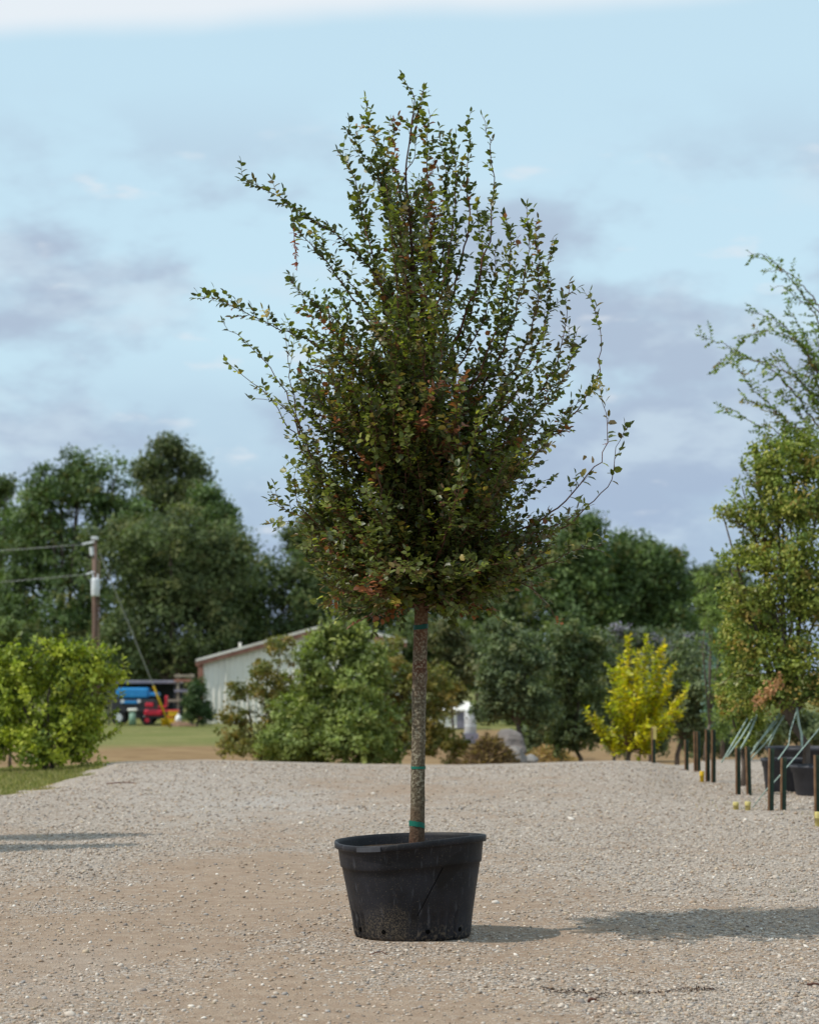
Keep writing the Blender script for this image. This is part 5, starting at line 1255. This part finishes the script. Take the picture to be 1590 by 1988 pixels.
# ------------------------------------------------------------------ grass, debris
def blades(name, label, cat, x_, y_, hmin, hmax, pal, wid=.012, lean=.35):
    n_ = len(x_); z_ = zg(x_, y_) - .06
    D = np.stack([rng.normal(0, lean, n_), rng.normal(0, lean, n_), np.ones(n_)], 1)
    L_ = rng.uniform(hmin, hmax, n_) + .05
    col = np.array(pal)[rng.integers(0, len(pal), n_)] * rng.uniform(.7, 1.3, (n_, 1))
    V, Fq = leaf_mesh(np.stack([x_, y_, z_], 1), D, rng.normal(size=(n_, 3)), L_, np.full(n_, wid), DT, DF)
    o = link(name, np_mesh(name, V, Fq, M_GRASS, np.repeat(col, 4, 0))); return tag(o, label, cat, kind='stuff')
n_ = 36000; y_ = rng.uniform(27, 42, n_); x_ = rng.uniform(-9, -4.2, n_); kp = grass_side(x_, y_) + (vnoise(x_, y_, .5, 8) - .5) * .6 > .05
blades('grass', 'short green grass at the left edge of the gravel', 'grass', x_[kp], y_[kp], .015, .05, [(0.20, 0.20, 0.07), (0.25, 0.235, 0.09), (0.30, 0.255, 0.12), (0.15, 0.16, 0.05)], .014, .8)
n_ = 16000; y_ = rng.uniform(26.5, 31.5, n_); x_ = rng.uniform(-7, -3.9, n_); kp = np.abs(grass_side(x_, y_) + .15) < .38 * rng.random(n_) + .05
blades('dry_grass', 'dry straw-coloured grass along the lawn edge', 'grass', x_[kp], y_[kp], .01, .035, [(0.40, 0.27, 0.11), (0.34, 0.24, 0.12), (0.45, 0.33, 0.17)], .012, .9)
n_ = 700; x_ = rng.uniform(at(1320, 1550, 27).x, at(1640, 1550, 27).x, n_ * 4); y_ = rng.uniform(24, 31, n_ * 4); kp = vnoise(x_, y_, .5, 20) > .62
blades('weeds', 'sparse dry weeds in the gravel around the stakes', 'weeds', x_[kp], y_[kp], .02, .07, [(0.30, 0.24, 0.10), (0.22, 0.21, 0.09), (0.36, 0.28, 0.14)], .010, .9)
c = at(1547, 1726, 16.1); n_ = 70
blades('weed_tuft', 'single small green weed tuft in the gravel at the right', 'weed', c.x + rng.normal(0, .025, n_), 1.5 * F / (1726 - 1304) + rng.normal(0, .025, n_), .01, .045, [(0.16, 0.20, 0.05), (0.22, 0.22, 0.08)], .007, .8)
# line of dark mulch crumbs in front, dead leaves
n_ = 300; t_ = rng.random(n_) ** 1.3; px_ = 1050 + 340 * t_; d_ = 1.5 * F / (1916 + 6 * np.sin(t_ * 5) - 1304) + rng.normal(0, .035, n_)
x_ = (px_ - 795) / F * d_ + rng.normal(0, .02, n_)
V, Fq = leaf_mesh(np.stack([x_, d_, zg(x_, d_) + .004 + .008 * rng.random(n_)], 1), rng.normal(size=(n_, 3)) * [1, 1, .2], rng.normal(0, .4, (n_, 3)) + [0, 0, 1], rng.uniform(.008, .028, n_), rng.uniform(.005, .014, n_), DT, DF)
o = link('mulch_crumbs', np_mesh('mulch_crumbs', V, Fq, M_GRASS, np.repeat(np.array([(0.05, 0.025, 0.018)]) * rng.uniform(.6, 1.5, (n_, 1)), 4, 0))); tag(o, 'thin line of dark brown mulch crumbs on the foreground gravel', 'mulch', kind='stuff')
def stick(label, px, py, L_, r_, az):
    d = 1.5 * F / (py - 1304); c = at(px, py, d); g_ = zgf(c.x, d) + r_ * .7
    dv = Vector((math.cos(az), math.sin(az), 0)); mb = MB()
    mb.tube([Vector((c.x, d, g_)) + dv * (L_ * (t - .5)) + Vector((0, 0, .01 * math.sin(t * 3))) + rvec(.004) for t in np.linspace(0, 1, 7)], [r_, r_ * 1.1, r_, r_ * .9, r_ * .9, r_ * .7, r_ * .4], 6)
    tag(mb.build('stick', M_TWIG, None, True, (c.x, d, g_)), label, 'stick')
stick('thin dark stick lying across the far left gravel', 240, 1530, .42, .008, .05)
stick('short dark twig below the mulch line in front', 1152, 1936, .05, .007, .1)
stick('short dark twig lying at the right edge of the foreground', 1582, 1901, .08, .006, .15)
stick('thin brown twig on the dirt before the pot', 735, 1852, .10, .003, -.2)

# ------------------------------------------------------------------ potted trees just outside the left edge, whose shadows reach in
for lab, (tx, ty), hgt in (('slim potted tree outside the left edge, the one farther back', (-5.85, 20.6), 4.5), ('slim potted tree outside the left edge, the one nearer the camera', (-5.75, 19.3), 4.4)):
    root = empty('potted_tree', (tx, ty, 0), lab, 'tree', 'potted trees outside the left edge')
    n_ = 5200; u = norm(rng.normal(size=(n_, 3))) * (rng.random((n_, 1)) ** .4)
    Pn = u * np.array([.5, .42, 1.15]) + np.array([0, 0, hgt - 1.2])
    V, Fq = leaf_mesh(Pn, rng.normal(size=(n_, 3)), rng.normal(size=(n_, 3)) + [0, 0, .8], rng.uniform(.04, .08, n_), rng.uniform(.03, .05, n_), DT, DF)
    link('crown', np_mesh('crown', V, Fq, M_FOL, np.repeat(np.array(CG)[rng.integers(0, 4, n_)], 4, 0)), root)
    MB().tube([(tx, ty, .3), (tx + .02, ty, 1.6), (tx, ty, hgt - .6)], [.035, .03, .01], 8).build('trunk', M_BARK_FAR, root, True)
    MB().lathe([(.27, 0), (.33, .38), (.355, .38), (.355, .42), (.33, .42), (.31, .36), (0, .36)], (tx, ty, zgf(tx, ty)), 28).build('pot', M_POT2, root, True)
